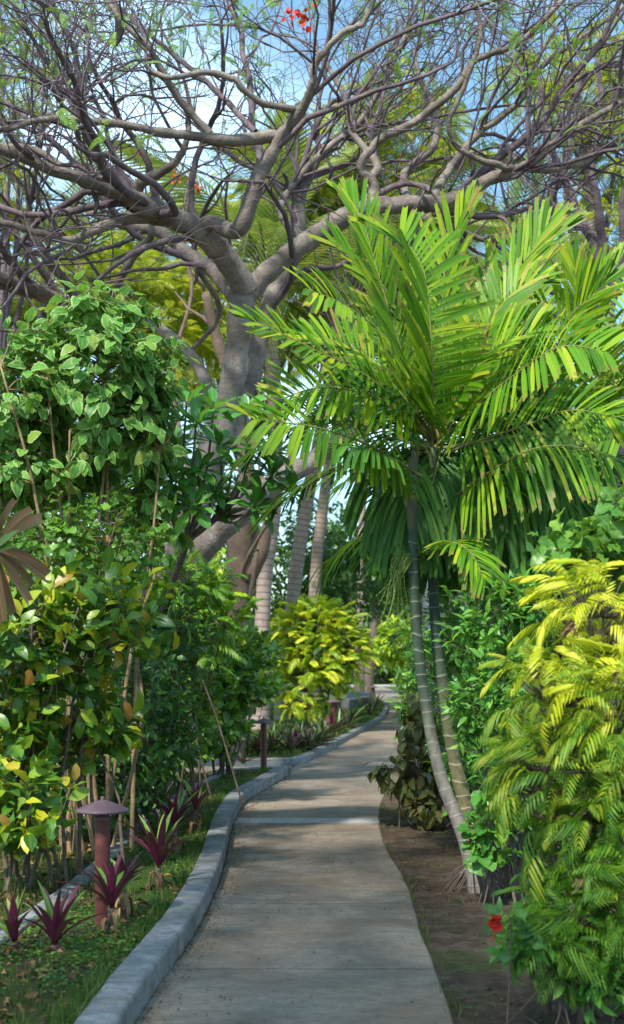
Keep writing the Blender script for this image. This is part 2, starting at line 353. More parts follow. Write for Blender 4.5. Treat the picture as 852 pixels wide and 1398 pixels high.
def conc(n, a, b, c, s=1.):
    return n.mix(n.ramp(n.noise(26, 6, .8, n.pos((.6, 1.4, 1))), [(.50, 0.), (.68, .6)]), n.mix(n.ramp(n.noise(90, 2, .6, n.pos()), [(.35, 0.), (.7, .35)]), n.ramp(n.math('ADD', n.math('MULTIPLY', n.noise(1.7*s, 8, .72, n.pos(), .5), .7), n.math('MULTIPLY', n.noise(5, 6, .75, n.pos((.6, 2.6, 1))), .3)), [(.33, a), (.5, b), (.66, c)]), (.07, .06, .05)), (.055, .048, .04))
M['path'] = solid('worn concrete', lambda n: n.mix(n.ramp(n.noise(.55, 6, .7, n.pos()), [(.48, 0.), (.68, .55)]), conc(n, (.125, .10, .075), (.25, .205, .158), (.39, .33, .26)), (.21, .145, .09)),
                  .9, lambda n: n.math('ADD', n.noise(140, 4, .7, n.pos()), n.math('MULTIPLY', n.noise(6, 5, .7, n.pos((.5, 4, 1))), 1.2)), .55, .006, spec=.25)
M['strip'] = solid('pale concrete strip', lambda n: conc(n, (.30, .295, .285), (.42, .41, .40), (.52, .51, .50), 2), .9, lambda n: n.noise(120, 4, .7, n.pos()), .4, .005, spec=.25)
M['kerb'] = solid('kerb concrete', lambda n: n.mix(n.ramp(n.noise(3.1, 7, .75, n.pos()), [(.54, 0.), (.7, .55)]), n.mix(n.ramp(n.noise(5, 6, .7, n.pos()), [(.45, 0.), (.7, .8)]), conc(n, (.13, .14, .145), (.24, .255, .265), (.37, .385, .39), 2.5), (.08, .075, .065)), (.07, .085, .035)),
                  .88, lambda n: n.math('ADD', n.noise(70, 5, .7, n.pos()), n.noise(9, 4, .6, n.pos())), .5, .008, spec=.3)
def soilc(n):
    soil = n.ramp(n.noise(6, 8, .75, n.pos()), [(.3, (.055, .038, .027)), (.5, (.12, .085, .06)), (.7, (.22, .17, .12))])
    gr = n.ramp(n.noise(22, 6, .7, n.pos()), [(.35, (.035, .07, .015)), (.7, (.09, .16, .03))])
    far = n('SeparateXYZ'); n.l(n.pos(), far.inputs[0])
    f = n.math('ADD', n.math('MULTIPLY', n.noise(.9, 6, .7, n.pos()), 1.), n.ramp(n.math('MULTIPLY', far.outputs[1], .02), [(.3, -.0), (.55, .25)]))
    return n.mix(n.ramp(f, [(.54, 0.), (.66, .8)]), soil, gr)
M['ground'] = solid('soil and grass', soilc, .95, lambda n: n.math('ADD', n.noise(18, 8, .75, n.pos()), n.noise(90, 4, .7, n.pos())), .9, .03, spec=.1)
def bedc(n):
    soil = n.ramp(n.noise(9, 8, .75, n.pos()), [(.3, (.03, .022, .015)), (.5, (.065, .048, .032)), (.7, (.12, .09, .06))])
    gr = n.ramp(n.noise(30, 6, .7, n.pos()), [(.35, (.03, .07, .012)), (.7, (.09, .17, .03))])
    return n.mix(n.ramp(n.noise(1.6, 6, .7, n.pos()), [(.42, 0.), (.58, 1.)]), soil, gr)
M['bed'] = solid('bed soil and moss', bedc, .95, lambda n: n.math('ADD', n.noise(22, 8, .75, n.pos()), n.noise(90, 4, .7, n.pos())), .9, .03, spec=.1)
M['lamp'] = solid('rusty maroon paint', lambda n: n.ramp(n.noise(14, 7, .75, n.pos()), [(.3, (.06, .016, .014)), (.55, (.11, .03, .025)), (.75, (.17, .07, .05))]), .55, lambda n: n.noise(60, 4, .7, n.pos()), .3, .004)
M['lampcap'] = solid('faded maroon paint', lambda n: n.ramp(n.noise(12, 7, .75, n.pos()), [(.3, (.075, .045, .055)), (.55, (.125, .075, .09)), (.75, (.20, .13, .135))]), .5, lambda n: n.noise(60, 4, .7, n.pos()), .3, .004)
M['wall'] = solid('white render', lambda n: n.ramp(n.noise(1.2, 6, .7, n.pos()), [(.3, (.55, .53, .52)), (.7, (.78, .76, .74))]), .9, lambda n: n.noise(40, 4, .7, n.pos()), .3, .005)
M['roof'] = solid('roof tiles', lambda n: n.ramp(n.noise(6, 6, .7, n.pos()), [(.3, (.16, .08, .06)), (.7, (.32, .18, .13))]), .85)
M['glass'] = solid('window glass', lambda n: (.03, .045, .05), .08)
M['red'] = leaf_mat('red petal', [(0, (.6, .008, .012)), (1, (.75, .02, .02))], .5, .3, .1, stripes=5)
M['orange'] = leaf_mat('orange red petal', [(0, (.75, .07, .02)), (1, (.8, .16, .03))], .5, .3, .1)
M['pod'] = solid('seed pod', lambda n: (.04, .028, .028), .6, lambda n: n.noise(30, 3, .6, n.pos()), .4, .01)
M['yellow'] = solid('stamen', lambda n: (.7, .45, .05), .6)
M['white'] = leaf_mat('white petal', [(0, (.75, .75, .68)), (1, (.8, .8, .75))], .5, .3, 0)

# ================================================================== SETTING
def in_poly_y(Y, pl): return np.interp(Y, [p[1] for p in pl], [p[0] for p in pl])
# ground sheet
mb = MB(); 
ys = np.r_[np.linspace(-30, 2, 5), np.linspace(2.5, 30, 120), np.linspace(31, 90, 40), np.linspace(120, 700, 6)]
xs = np.r_[np.linspace(-500, -12, 5), np.linspace(-10, 10, 110), np.linspace(12, 500, 5)]
XX, YY = np.meshgrid(xs, ys)
def gz(x, y): return -.03+.022*np.sin(x*2.3+1)*np.sin(y*1.7)+.012*np.sin(x*7.1)*np.sin(y*6.3+2)+.01*np.sin(x*13+y*5)
near = (np.abs(XX) < 10.1) & (YY > 2) & (YY < 91)
ZZ = np.where(near, gz(XX, YY), -.03)
LE = [(-.80, 0), (-.75, 5), (-.656, 6.8), (-.64, 8.6), (-.70, 10.4), (-.735, 11.6), (-.72, 13.4), (-.50, 15.2), (-.30, 16.7)]   # left edge of path (kerb foot)
RE = [(.62, 0), (.60, 5), (.608, 6.8), (.646, 8.2), (.61, 10), (.637, 11.9), (.80, 14), (1.08, 17), (1.4, 20), (1.86, 25), (2.6, 31), (3.55, 38), (4.05, 46), (4.3, 56), (4.4, 66), (4.5, 80)]
LE2 = [(-.30, 16.7), (-.25, 18.2), (-.05, 18.9), (.37, 21.8), (.99, 26.3), (1.76, 31.9), (2.35, 38.5), (2.72, 47), (2.9, 58), (2.75, 70), (2.2, 80)]
def on_path(x, y):
    l = np.where(y < 16.7, np.interp(y, [p[1] for p in LE], [p[0] for p in LE]), np.interp(y, [p[1] for p in LE2], [p[0] for p in LE2]))
    return (x > l-.02) & (x < np.interp(y, [p[1] for p in RE], [p[0] for p in RE])+.02)
ZZ = np.where(near & on_path(XX, YY), -.09, ZZ)
nx, ny = len(xs), len(ys); I = np.arange(ny-1)[:, None]*nx+np.arange(nx-1)[None]
mb.add(np.stack([XX, YY, ZZ], -1), np.stack([I, I+1, I+nx+1, I+nx], -1))
struct(mb.build('ground', M['ground']))

# concrete path in slabs
pathroot = bpy.data.objects.new('path', None); C.objects.link(pathroot); struct(pathroot)
def edge(pl, y): return float(np.interp(y, [p[1] for p in pl], [p[0] for p in pl]))
LEc = catmull([(p[0], p[1], 0) for p in LE], 6); REc = catmull([(p[0], p[1], 0) for p in RE], 6); LE2c = catmull([(p[0], p[1], 0) for p in LE2[1:]], 6)
lef = [(p[0], p[1]) for p in LEc]+[(-.30, 16.75), (-.28, 18.15)]+[(p[0], p[1]) for p in LE2c]
ref_ = [(p[0], p[1]) for p in REc]
def slab(y0, y1, mat, name, top=0., side=.0):
    yy = np.linspace(y0+.008, y1-.008, max(3, int((y1-y0)/.25)))
    L = [edge(lef, y) for y in yy]; R = [edge(ref_, y)+.006*math.sin(y*2.3)+.003*math.sin(y*7.1) for y in yy]
    b = MB(); n = len(yy); be = .012
    rows = [[(l, y, -.12) for l, y in zip(L, yy)], [(l, y, top-be) for l, y in zip(L, yy)], [(l+be, y, top) for l, y in zip(L, yy)],
            [(r-be, y, top) for r, y in zip(R, yy)], [(r, y, top-be) for r, y in zip(R, yy)], [(r, y, -.12) for r, y in zip(R, yy)]]
    v = np.array(rows).transpose(1, 0, 2).reshape(-1, 3)
    q = [(6*i+j, 6*i+j+1, 6*i+j+7, 6*i+j+6) for i in range(n-1) for j in range(5)]
    q += [(0, 1, 4, 5), (1, 2, 3, 4), (6*(n-1), 6*(n-1)+5, 6*(n-1)+4, 6*(n-1)+1), (6*(n-1)+1, 6*(n-1)+4, 6*(n-1)+3, 6*(n-1)+2)]
    b.add(v, q); return b.build(name, mat, pathroot, smooth=False)
for y0, y1 in ((1, 4.6), (4.6, 6.1), (6.1, 7.75), (7.75, 9.8), (9.8, 11.62), (12.0, 14.2), (14.2, 16.7)): slab(y0, y1, M['path'], 'slab')
slab(11.62, 12.0, M['strip'], 'joint_strip', .006)
for y0, y1 in ((16.7, 18.2), (18.2, 20.5), (20.5, 23.5), (23.5, 27), (27, 31), (31, 36), (36, 42), (42, 50), (50, 62), (62, 80)): slab(y0, y1, M['path'], 'slab')
sp = MB(); sp.add([(-7, 16.72, -.002), (-.29, 16.72, -.002), (-.29, 18.15, -.002), (-7, 18.15, -.002), (-7, 16.72, -.12), (-.29, 16.72, -.12), (-.29, 18.15, -.12), (-7, 18.15, -.12)],
                  [(0, 1, 2, 3), (0, 4, 5, 1), (3, 2, 6, 7), (0, 3, 7, 4)]); sp.build('side_slab', M['path'], pathroot, smooth=False)
fp = MB(); fp.add([(-6, 80.01, -.01), (9, 80.01, -.01), (9, 86, -.01), (-6, 86, -.01)], [(0, 1, 2, 3)]); fp.build('far_slab', M['strip'], pathroot, smooth=False)

def kerb(name, pts, w=.15, h=.14, sec=.62, side=-1, mat='kerb', z0=-.06):
    """swept kerb in sections; pts = foot line on the path side, body lies to `side` of it"""
    root = bpy.data.objects.new(name, None); C.objects.link(root); struct(root)
    c = catmull([(x, y, 0) for x, y in pts], 8); L = np.linalg.norm(np.diff(c, axis=0), axis=1).sum(); ns = max(2, int(L/sec))
    fine = resample(c, ns*5+1); T = nrm(np.gradient(fine, axis=0)); Nn = np.stack([-T[:, 1], T[:, 0], 0*T[:, 0]], 1)*(-side)
    for s_ in range(ns):
        seg = fine[s_*5:s_*5+6].copy(); nn = Nn[s_*5:s_*5+6]; tt = T[s_*5:s_*5+6]
        seg[0] += tt[0]*.003; seg[-1] -= tt[-1]*.003
        dz = rng.normal(0, .003); dx = rng.normal(0, .002)
        prof = [(0, z0), (0, h-.018), (.006, h-.006), (.018, h), (w-.018, h), (w-.006, h-.006), (w, h-.018), (w, z0)]
        v = np.array([[p+n_*(a+dx)+np.array([0, 0, b+dz*(b > 0)]) for a, b in prof] for p, n_ in zip(seg, nn)]).reshape(-1, 3)
        K = len(prof); q = [(K*i+j, K*i+j+1, K*i+K+j+1, K*i+K+j) for i in range(5) for j in range(K-1)]
        e = 5*K; q += [(0, 7, 6, 1), (1, 6, 5, 2), (2, 5, 4, 3), (e, e+1, e+6, e+7), (e+1, e+2, e+5, e+6), (e+2, e+3, e+4, e+5)]
        b = MB().add(v, q); b.build('kerb_section', M[mat], root, smooth=False)
    return fine
kerb('path_kerb', [(-.79, 1.5), (-.78, 3)]+LE[1:]+[(-.29, 16.72)], .165, .125, 1.25, -1)
kerb('path_kerb', [(-.3, 16.72), (-.9, 16.6), (-1.3, 16.3)], .12, .11, .6, -1)
kerb('path_kerb', [(-2.6, 18.3), (-1.2, 18.25), (-.5, 18.3), (-.1, 18.75), (.37, 21.8), (.99, 26.3), (1.76, 31.9), (2.35, 38.5), (2.62, 44), (2.5, 50), (2.0, 54)], .15, .10, .8, -1)
kerb('bed_kerb', [(-1.95, 3.4), (-1.75, 5), (-1.5, 7.0), (-1.42, 9), (-1.45, 11.8), (-1.25, 14.4), (-1.0, 16.3)], .13, .10, .9, -1, z0=-.05)
kerb('path_kerb', [(1.55, 47.), (1.95, 45.5), (2.05, 42.5), (1.75, 39.5), (1.1, 37)], .25, .42, 1.0, 1)

# planting beds
def sheet(name, poly_l, poly_r, y0, y1, z, mat, nx_=14, step=.25):
    yy = np.arange(y0, y1, step); b = MB(); V = []
    for y in yy:
        l, r = edge(poly_l, y), edge(poly_r, y)
        for k in range(nx_):
            x = l+(r-l)*k/(nx_-1); V.append((x, y, z+.012*math.sin(x*9+y*3)+.01*math.sin(x*17-y*11)+.02*math.sin(math.pi*k/(nx_-1))))
    n = len(yy); q = [(i*nx_+k, i*nx_+k+1, (i+1)*nx_+k+1, (i+1)*nx_+k) for i in range(n-1) for k in range(nx_-1)]
    b.add(V, q); return struct(b.build(name, M[mat]))
kin = [(x-.155, y) for x, y in LE]
bk = [(-1.75, 5), (-1.5, 7.0), (-1.42, 9), (-1.45, 11.8), (-1.25, 14.4), (-1.0, 16.4)]
sheet('planting_bed', bk, kin, 3.2, 16.45, .075, 'bed')
sheet('planting_bed', [(-3.2, 0), (-3.2, 18)], [(x-.12, y) for x, y in bk], 3.2, 16.6, .045, 'bed', 24)
LE2i = [(p[0]-.14, p[1]) for p in LE2]
sheet('planting_bed', [(-5, 18.4), (-5, 30), (-2, 47)], LE2i, 18.42, 46, .08, 'bed', 30, .5)
RS = [(a-.006, b) for a, b in zip([edge(ref_, y)+.006*math.sin(y*2.3)+.003*math.sin(y*7.1) for y in np.arange(2, 30, .1)], np.arange(2, 30, .1))]
vg = MB(); yy = np.arange(2, 29.5, .1); offs = np.array([0, .05, .12, .22, .36, .55, .8]); V = []
for y in yy:
    x0 = float(np.interp(y, [p[1] for p in RS], [p[0] for p in RS]))
    for k, o_ in enumerate(offs): V.append((x0+o_, y, -.012-.006*(k == 0)+(.008*math.sin(x0*31+o_*40+y*13)+.006*math.sin(y*29+o_*70))*(k > 0)-.03*(k == 6)))
vg.add(V, [(i*7+k, i*7+k+1, (i+1)*7+k+1, (i+1)*7+k) for i in range(len(yy)-1) for k in range(6)]); struct(vg.build('soil_verge', M['ground']))
print('setting done')

# grass / ground cover
def scatter(n, l, r, y0, y1, pw=1.):
    y = y0+(y1-y0)*rng.random(n)**pw
    L = np.interp(y, [p[1] for p in l], [p[0] for p in l]); R = np.interp(y, [p[1] for p in r], [p[0] for p in r])
    return L+(R-L)*rng.random(n), y
def pn(x, y, s=1.): return np.sin(x*2.1*s+1.3)*np.sin(y*1.7*s+.4)+.6*np.sin(x*5.3*s+y*2.2*s)+.4*np.sin(x*9*s-y*7*s)
def grass(name, x, y, z, h0, h1, mat='grass', lean=.5, w=.005):
    n = len(x); h = h0+(h1-h0)*rng.random(n); a = rng.random(n)*6.28; ln = lean*rng.random(n)
    base = np.stack([x, y, z+0*x], 1); d = np.stack([np.cos(a), np.sin(a), 0*a], 1)
    t = np.array([0, .5, 1.])[None, :, None]
    pts = base[:, None, :]+d[:, None, :]*(h*ln)[:, None, None]*t**2+np.array([0, 0, 1.])*h[:, None, None]*t*(1-.25*ln[:, None, None]*t)
    wd = w*(.6+.8*rng.random(n))[:, None]*np.array([1, .8, .06])[None]
    b = MB(); strips(b, pts, wd, np.stack([-d[:, 0], -d[:, 1], 0*a+.3], 1), .15)
    o = b.build(name, M[mat]); o['kind'] = 'stuff'; return o
def flatleaves(name, x, y, z, s0, s1, mat, tpl, tilt=.4):
    n = len(x); a = rng.random(n)*6.28; D = np.stack([np.cos(a), np.sin(a), rng.normal(0, .2, n)], 1)
    Nn = nrm(np.stack([rng.normal(0, tilt, n), rng.normal(0, tilt, n), np.ones(n)], 1)); X = nrm(np.cross(D, Nn)); 
    O = np.stack([x, y, z+rng.random(n)*.015], 1); b = MB(); v, q, uv = place(tpl, O, D, Nn, s0+(s1-s0)*rng.random(n)); b.add(v, q, None, uv)
    o = b.build(name, M[mat]); o['kind'] = 'stuff'; return o
T_small = leaf_tpl(ovate, 2, .6, .15, .1)
x, y = scatter(22000, bk, kin, 4.4, 16.3, 1.1); k = (pn(x, y)+rng.normal(0, .45, len(x))) > .3
o = flatleaves('ground_cover', x[k], y[k], .1, .012, .03, 'clover', T_small); tag(o, 'low bright green ground cover creeping between kerb and edging', 'ground cover')
k = ~k; o = grass('grass', x[k][:7000], y[k][:7000], .08, .02, .07); tag(o, 'short sparse grass in the narrow bed beside the kerb', 'grass')
x, y = scatter(16000, [(-3.0, 0), (-3.0, 18)], [(a-.14, b) for a, b in bk], 4.6, 16, 1.2); k = pn(x, y, .8) > -.4
o = grass('grass', x[k], y[k], .05, .03, .13); tag(o, 'thin grass on the soil below the left shrubs', 'grass')
re2 = [(a+.03, b) for a, b in RE]
x, y = scatter(15000, re2, [(a+1.9, b) for a, b in RE], 4.6, 12.5, 1.2); k = (pn(x, y, 1.3)+rng.normal(0, .3, len(x))-1.6*(x-np.interp(y, [p[1] for p in RE], [p[0] for p in RE])-.18)) > .15
o = grass('grass', x[k], y[k], gz(x[k], y[k]), .01, .045); tag(o, 'tufts of short grass on the bare soil right of the path', 'grass')
k2 = rng.random(len(x)) < .12
o = flatleaves('ground_cover', x[k & k2], y[k & k2], gz(x[k & k2], y[k & k2])+.01, .015, .035, 'clover', T_small); tag(o, 'small green weeds along the right edge of the path', 'ground cover')
x, y = scatter(16000, [(-4, 18.5), (-3, 30), (0, 46)], LE2i, 18.8, 46, 1.2)
o = grass('grass', x, y, .09, .04, .12, w=.012); tag(o, 'green lawn in the far bed behind the low concrete kerb', 'grass')
x, y = scatter(5200, [(a-.14, b) for a, b in LE2], LE2i, 24, 46, .8); x = x-rng.random(len(x))*.8
o = flatleaves('ground_cover', x, y, .11, .05, .1, 'clover', T_small); tag(o, 'bright ground cover along the far curving kerb', 'ground cover')
# grass hugging the kerb foot and clods on the soil
x, y = scatter(5200, [(a-.165-.10, b) for a, b in LE], [(a-.158, b) for a, b in LE], 4.2, 16.2, 1.1); k = pn(x, y, 2.) > -.3
o = grass('grass', x[k], y[k], .07, .04, .13, lean=1.1); tag(o, 'longer grass leaning over the inner side of the kerb', 'grass')
x = np.interp(yr := rng.uniform(4.5, 16, 900), [p[1] for p in RE], [p[0] for p in RE])+rng.normal(0.012, .018, 900); k = pn(x, yr, 2.5) > .2
o = grass('grass', x[k], yr[k], -.01, .015, .06, lean=1.3); tag(o, 'small grass tufts creeping over the right edge of the path', 'grass')
x, y = scatter(2600, re2, [(a+2.0, b) for a, b in RE], 4.6, 13, 1.2); x2_, y2_ = scatter(2200, [(-3., 0), (-3., 18)], kin, 4.6, 14, 1.2); zc_ = np.r_[gz(x, y)+.004, .088+0*x2_]
x = np.r_[x, x2_]; y = np.r_[y, y2_]; rr_ = .003+.012*rng.random(len(x))**3; oct_ = np.array([[1, 0, 0], [-1, 0, 0], [0, 1, 0], [0, -1, 0], [0, 0, .8], [0, 0, -.8]])
vv_ = np.stack([x, y, zc_], 1)[:, None]+oct_[None]*rr_[:, None, None]*(.6+.8*rng.random((len(x), 6, 1))); ft = np.array([(0, 2, 4), (2, 1, 4), (1, 3, 4), (3, 0, 4), (2, 0, 5), (1, 2, 5), (3, 1, 5), (0, 3, 5)])
o = MB().add(vv_.reshape(-1, 3), None, (ft[None]+6*np.arange(len(x))[:, None, None]).reshape(-1, 3)).build('soil_crumbs', M['ground'], smooth=False); o['kind'] = 'stuff'; tag(o, 'clods and small stones scattered over the bare soil', 'soil')
# leaf litter
T_lit = leaf_tpl(ovate, 3, .5, .3, .3)
x, y = scatter(4600, [(-3.0, 0), (-3.0, 18)], kin, 4.6, 16.3, 1.)
k = ~((x > np.interp(y, [p[1] for p in bk], [p[0] for p in bk])-.16) & (x < np.interp(y, [p[1] for p in bk], [p[0] for p in bk])+.02))
o = flatleaves('leaf_litter', x[k], y[k], .09, .02, .075, 'litter', T_lit, .6); tag(o, 'dry brown fallen leaves under the left shrubs', 'fallen leaves')
x, y = scatter(2600, re2, [(a+2.2, b) for a, b in RE], 4.6, 14, 1.)
o = flatleaves('leaf_litter', x, y, gz(x, y)+.008, .008, .035, 'litter', T_lit, .5); tag(o, 'dry leaf crumbs over the soil under the palms', 'fallen leaves')
x, y = scatter(1500, LE[1:], [(a+.16, b) for a, b in LE[1:]], 4.8, 16.5, 1.)
x2, y2 = scatter(420, LE[1:], RE, 4.8, 16.5, 1.); x = np.r_[np.interp(y, [p[1] for p in LE], [p[0] for p in LE])+.01+.15*rng.random(len(x))**2.2, x2]; y = np.r_[y, y2]
o = flatleaves('leaf_litter', x, y, .002, .006, .022, 'litter', T_lit, .4); tag(o, 'reddish leaf crumbs swept against the foot of the kerb', 'fallen leaves')
# ================================================================== PLANT BUILDERS
T_tall = [leaf_tpl(ovate, 8, .64, .07, b, serr=.045, petiole=.12, wave=.08) for b in (.15, .3, .45)]
T_ell = [leaf_tpl(ellip, 6, .5, .16, b, petiole=.1, wave=.15, twist=t) for b, t in ((.1, .3), (.3, -.4), (.45, .2))]
T_obo = [leaf_tpl(obov, 6, .34, .12, b, petiole=.08) for b in (.12, .3)]
T_lan = [leaf_tpl(lance, 4, .36, .2, b, petiole=.06) for b in (.15, .35)]
T_rnd = [leaf_tpl(ellip, 6, .85, .12, b, petiole=.15, wave=.3) for b in (.15, .35)]
T_bg = [leaf_tpl(ellip, 2, .5, .2, .3)]

def shell_pts(blobs, n, inner=.5, rough=.22):
    bl = np.array(blobs, float); vol = (bl[:, 3]*bl[:, 4]*bl[:, 5])**.667; k = rng.choice(len(bl), n, p=vol/vol.sum())
    u = nrm(rng.normal(size=(n, 3))); r = inner+(1-inner)*rng.random(n)**.55
    ph = rng.random((len(bl), 3))*6
    lump = 1+rough*(np.sin(u[:, 0]*4+ph[k, 0])*np.sin(u[:, 1]*4+ph[k, 1])+.8*np.sin(u[:, 2]*6+ph[k, 2]))
    p = bl[k, :3]+u*(r*lump)[:, None]*bl[k, 3:6]
    return p, nrm(u/bl[k, 3:6]), k
def shrub(name, label, cat, base, blobs, ntw, lpt, tpls, s0, s1, mat, stem='stem', nstem=6, droop=.3, up=.3, face=.6, spread=.25, tw=.22, cap=300, minpx=8,
          stemr=.012, mats=None, group=None, inner=.5, zmin=.05, fr=.12):
    base = np.array(base, float); root = thing(name, base, label, cat, group)
    pe, ou, kb = shell_pts(blobs, ntw, inner); pe[:, 2] = np.maximum(pe[:, 2], zmin+rng.random(ntw)*.15)
    L = tw*(.6+.8*rng.random(ntw)); tdir = nrm(ou+up*np.array([0, 0, 1.])+rng.normal(0, .35, (ntw, 3)))
    ps = pe-tdir*L[:, None]; ps[:, 2] = np.maximum(ps[:, 2], .03)
    # stems
    bl = np.array(blobs, float); tips = []; b_pts = []
    for i in range(nstem):
        kb_ = i % len(bl); tgt = bl[kb_, :3]+rng.normal(0, .35, 3)*bl[kb_, 3:6]
        tgt[2] = max(tgt[2], base[2]+.2); b0 = base+np.array([rng.normal(0, spread), rng.normal(0, spread*.6), -.03])
        m1 = b0*.6+tgt*.4+rng.normal(0, .05, 3); m1[2] = b0[2]+(tgt[2]-b0[2])*.45
        m2 = b0*.25+tgt*.75+rng.normal(0, .05, 3)
        sb = MB(); pr = tube(sb, [b0, m1, m2, tgt], [stemr, stemr*.85, stemr*.6, stemr*.35], 6, 5); sb.build('stem', M[stem], root); b_pts.append(pr[2:, :3])
    bp = np.vstack(b_pts)
    # side branches to twigs
    d2 = ((ps[:, None, :]-bp[None])**2).sum(-1); d2 += (bp[None, :, 2] > ps[:, None, 2])*.4; nb = bp[d2.argmin(1)]
    sel = rng.random(ntw) < .5
    A, B = nb[sel], ps[sel]; mid = (A+B)/2+rng.normal(0, .04, A.shape)+np.array([0, 0, .03]); r0 = stemr*.35
    t = np.linspace(0, 1, 5)[None, :, None]; pts = (1-t)**2*A[:, None]+2*t*(1-t)*mid[:, None]+t*t*B[:, None]
    bm_ = MB(); v, q, _, uv = tubes(pts, np.broadcast_to(np.linspace(r0, r0*.5, 5), pts.shape[:2]), 4); bm_.add(v, q, None, uv)
    t = np.linspace(0, 1, 3)[None, :, None]; pts = ps[:, None]*(1-t)+pe[:, None]*t
    v, q, _, uv = tubes(pts, np.broadcast_to(np.array([r0*.5, r0*.4, r0*.2]), pts.shape[:2]), 3); bm_.add(v, q, None, uv)
    bm_.build('twigs', M[stem], root, kind='stuff')
    # leaves
    tt = np.linspace(.15, 1, lpt)[None, :]+rng.normal(0, .05, (ntw, lpt)); O = ps[:, None]+(pe-ps)[:, None]*tt[:, :, None]
    side = nrm(np.cross(tdir, rng.normal(size=(ntw, 3))))[:, None]*np.where(np.arange(lpt) % 2, 1, -1)[None, :, None]+rng.normal(0, .35, (ntw, lpt, 3))
    D = side*(1-.5*tt[:, :, None])+tdir[:, None]*(.3+.6*tt[:, :, None])+ou[:, None]*.3; D[:, :, 2] -= droop*(.5+rng.random((ntw, lpt)))
    Nn = face*ou[:, None]+np.array([0, 0, .7])+rng.normal(0, .35, (ntw, lpt, 3))
    O = O.reshape(-1, 3); D = D.reshape(-1, 3); Nn = Nn.reshape(-1, 3)
    sz = s0+(s1-s0)*rng.random(len(O))
    ms_ = None
    if mats is not None: ms_ = ([M[a] for a in mats[0]], mats[1](O))
    leafset(root, tpls, O, D, Nn, sz, M[mat], cap=cap, minpx=minpx, mats=ms_)
    return root
def B(px, py, d, rx, ry, rz):   # blob from picture position; radii in photo px across/up, metres deep
    c = P(px, py, d); return (c[0], c[1], c[2], rx/F*d, rz, ry/F*d)

# ------------------------------------------------------------------ left shrubs
g = lambda px, d, z=0.: np.array(((px-CX)/F*d, d, z))
shrub('tall_shrub', 'tall shrub with big serrated mid green leaves above bare brown canes at the left edge', 'shrub', g(125, 9.4), 
      [B(130, 520, 9.4, 110, 118, .55), B(30, 530, 9.3, 75, 90, .5), B(205, 560, 9.5, 42, 85, .4), B(140, 425, 9.4, 62, 40, .35), B(20, 640, 9.3, 70, 70, .4), B(205, 690, 9.7, 50, 70, .3), B(90, 650, 9.9, 90, 60, .3)],
      640, 6, T_tall, .09, .155, 'tall', 'cane', 13, .75, .15, 1.1, .22, .24, stemr=.02, inner=.45)
shrub('thin_leafed_shrub', 'thin shrub with small scattered leaves between the bare canes', 'shrub', g(120, 9.0),
      [B(150, 730, 9.0, 110, 60, .35), B(60, 740, 9.0, 70, 60, .3)], 110, 5, T_rnd, .05, .09, 'round', 'cane', 6, .3, .4, .8, .25, .18, stemr=.007)
shrub('mottled_shrub', 'broad shrub with large green and yellow mottled leaves at the left edge', 'shrub', g(60, 8.0),
      [B(60, 860, 8.0, 110, 90, .45), B(150, 830, 8.3, 80, 60, .35), B(10, 980, 7.9, 70, 100, .4), B(30, 1090, 7.6, 75, 60, .35), B(110, 970, 8.3, 85, 80, .35)],
      330, 6, T_ell, .10, .17, 'croton', 'stem', 16, .05, .9, .8, .35, .26, stemr=.014, inner=.4)
shrub('dark_leafed_shrub', 'dense dark green shrub right of the mottled shrub', 'shrub', g(190, 10.2),
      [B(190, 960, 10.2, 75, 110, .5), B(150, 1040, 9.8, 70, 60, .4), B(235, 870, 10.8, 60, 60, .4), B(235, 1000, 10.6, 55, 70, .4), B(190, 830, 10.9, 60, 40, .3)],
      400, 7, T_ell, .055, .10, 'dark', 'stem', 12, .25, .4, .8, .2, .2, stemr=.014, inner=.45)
shrub('glossy_hedge_shrub', 'rounded glossy shrub with upright yellow green leaf tips beside the second lamp', 'shrub', g(300, 15.5),
      [B(322, 915, 15.8, 52, 60, .6), B(285, 930, 15.4, 55, 75, .6), B(350, 920, 17.2, 32, 55, .4), B(290, 985, 15.3, 50, 45, .5)],
      430, 7, T_ell, .11, .17, 'hedge', 'stem', 12, .0, .8, .8, .12, .28, stemr=.02, inner=.5)
shrub('glossy_hedge_shrub', 'lower glossy shrub with darker leaves under the leaning tree', 'shrub', g(245, 13.2),
      [B(250, 950, 13.2, 55, 90, .6), B(230, 1020, 13., 45, 45, .5), B(210, 900, 13.4, 50, 60, .5)],
      330, 7, T_ell, .09, .14, 'hedge', 'stem', 9, .1, .6, .8, .15, .25, stemr=.02, inner=.5)
# dark understorey deep in the left bed, closes the view below the crowns
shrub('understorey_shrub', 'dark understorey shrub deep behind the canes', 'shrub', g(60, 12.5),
      [B(40, 800, 12.5, 120, 170, .8), B(150, 760, 12.8, 90, 130, .8), B(80, 1000, 12., 130, 90, .6), B(40, 620, 12.5, 110, 80, .7)], 620, 7, T_ell, .08, .14, 'dark', 'stem', 10, .3, .4, .8, .6, .3, stemr=.02, inner=.3, cap=0)

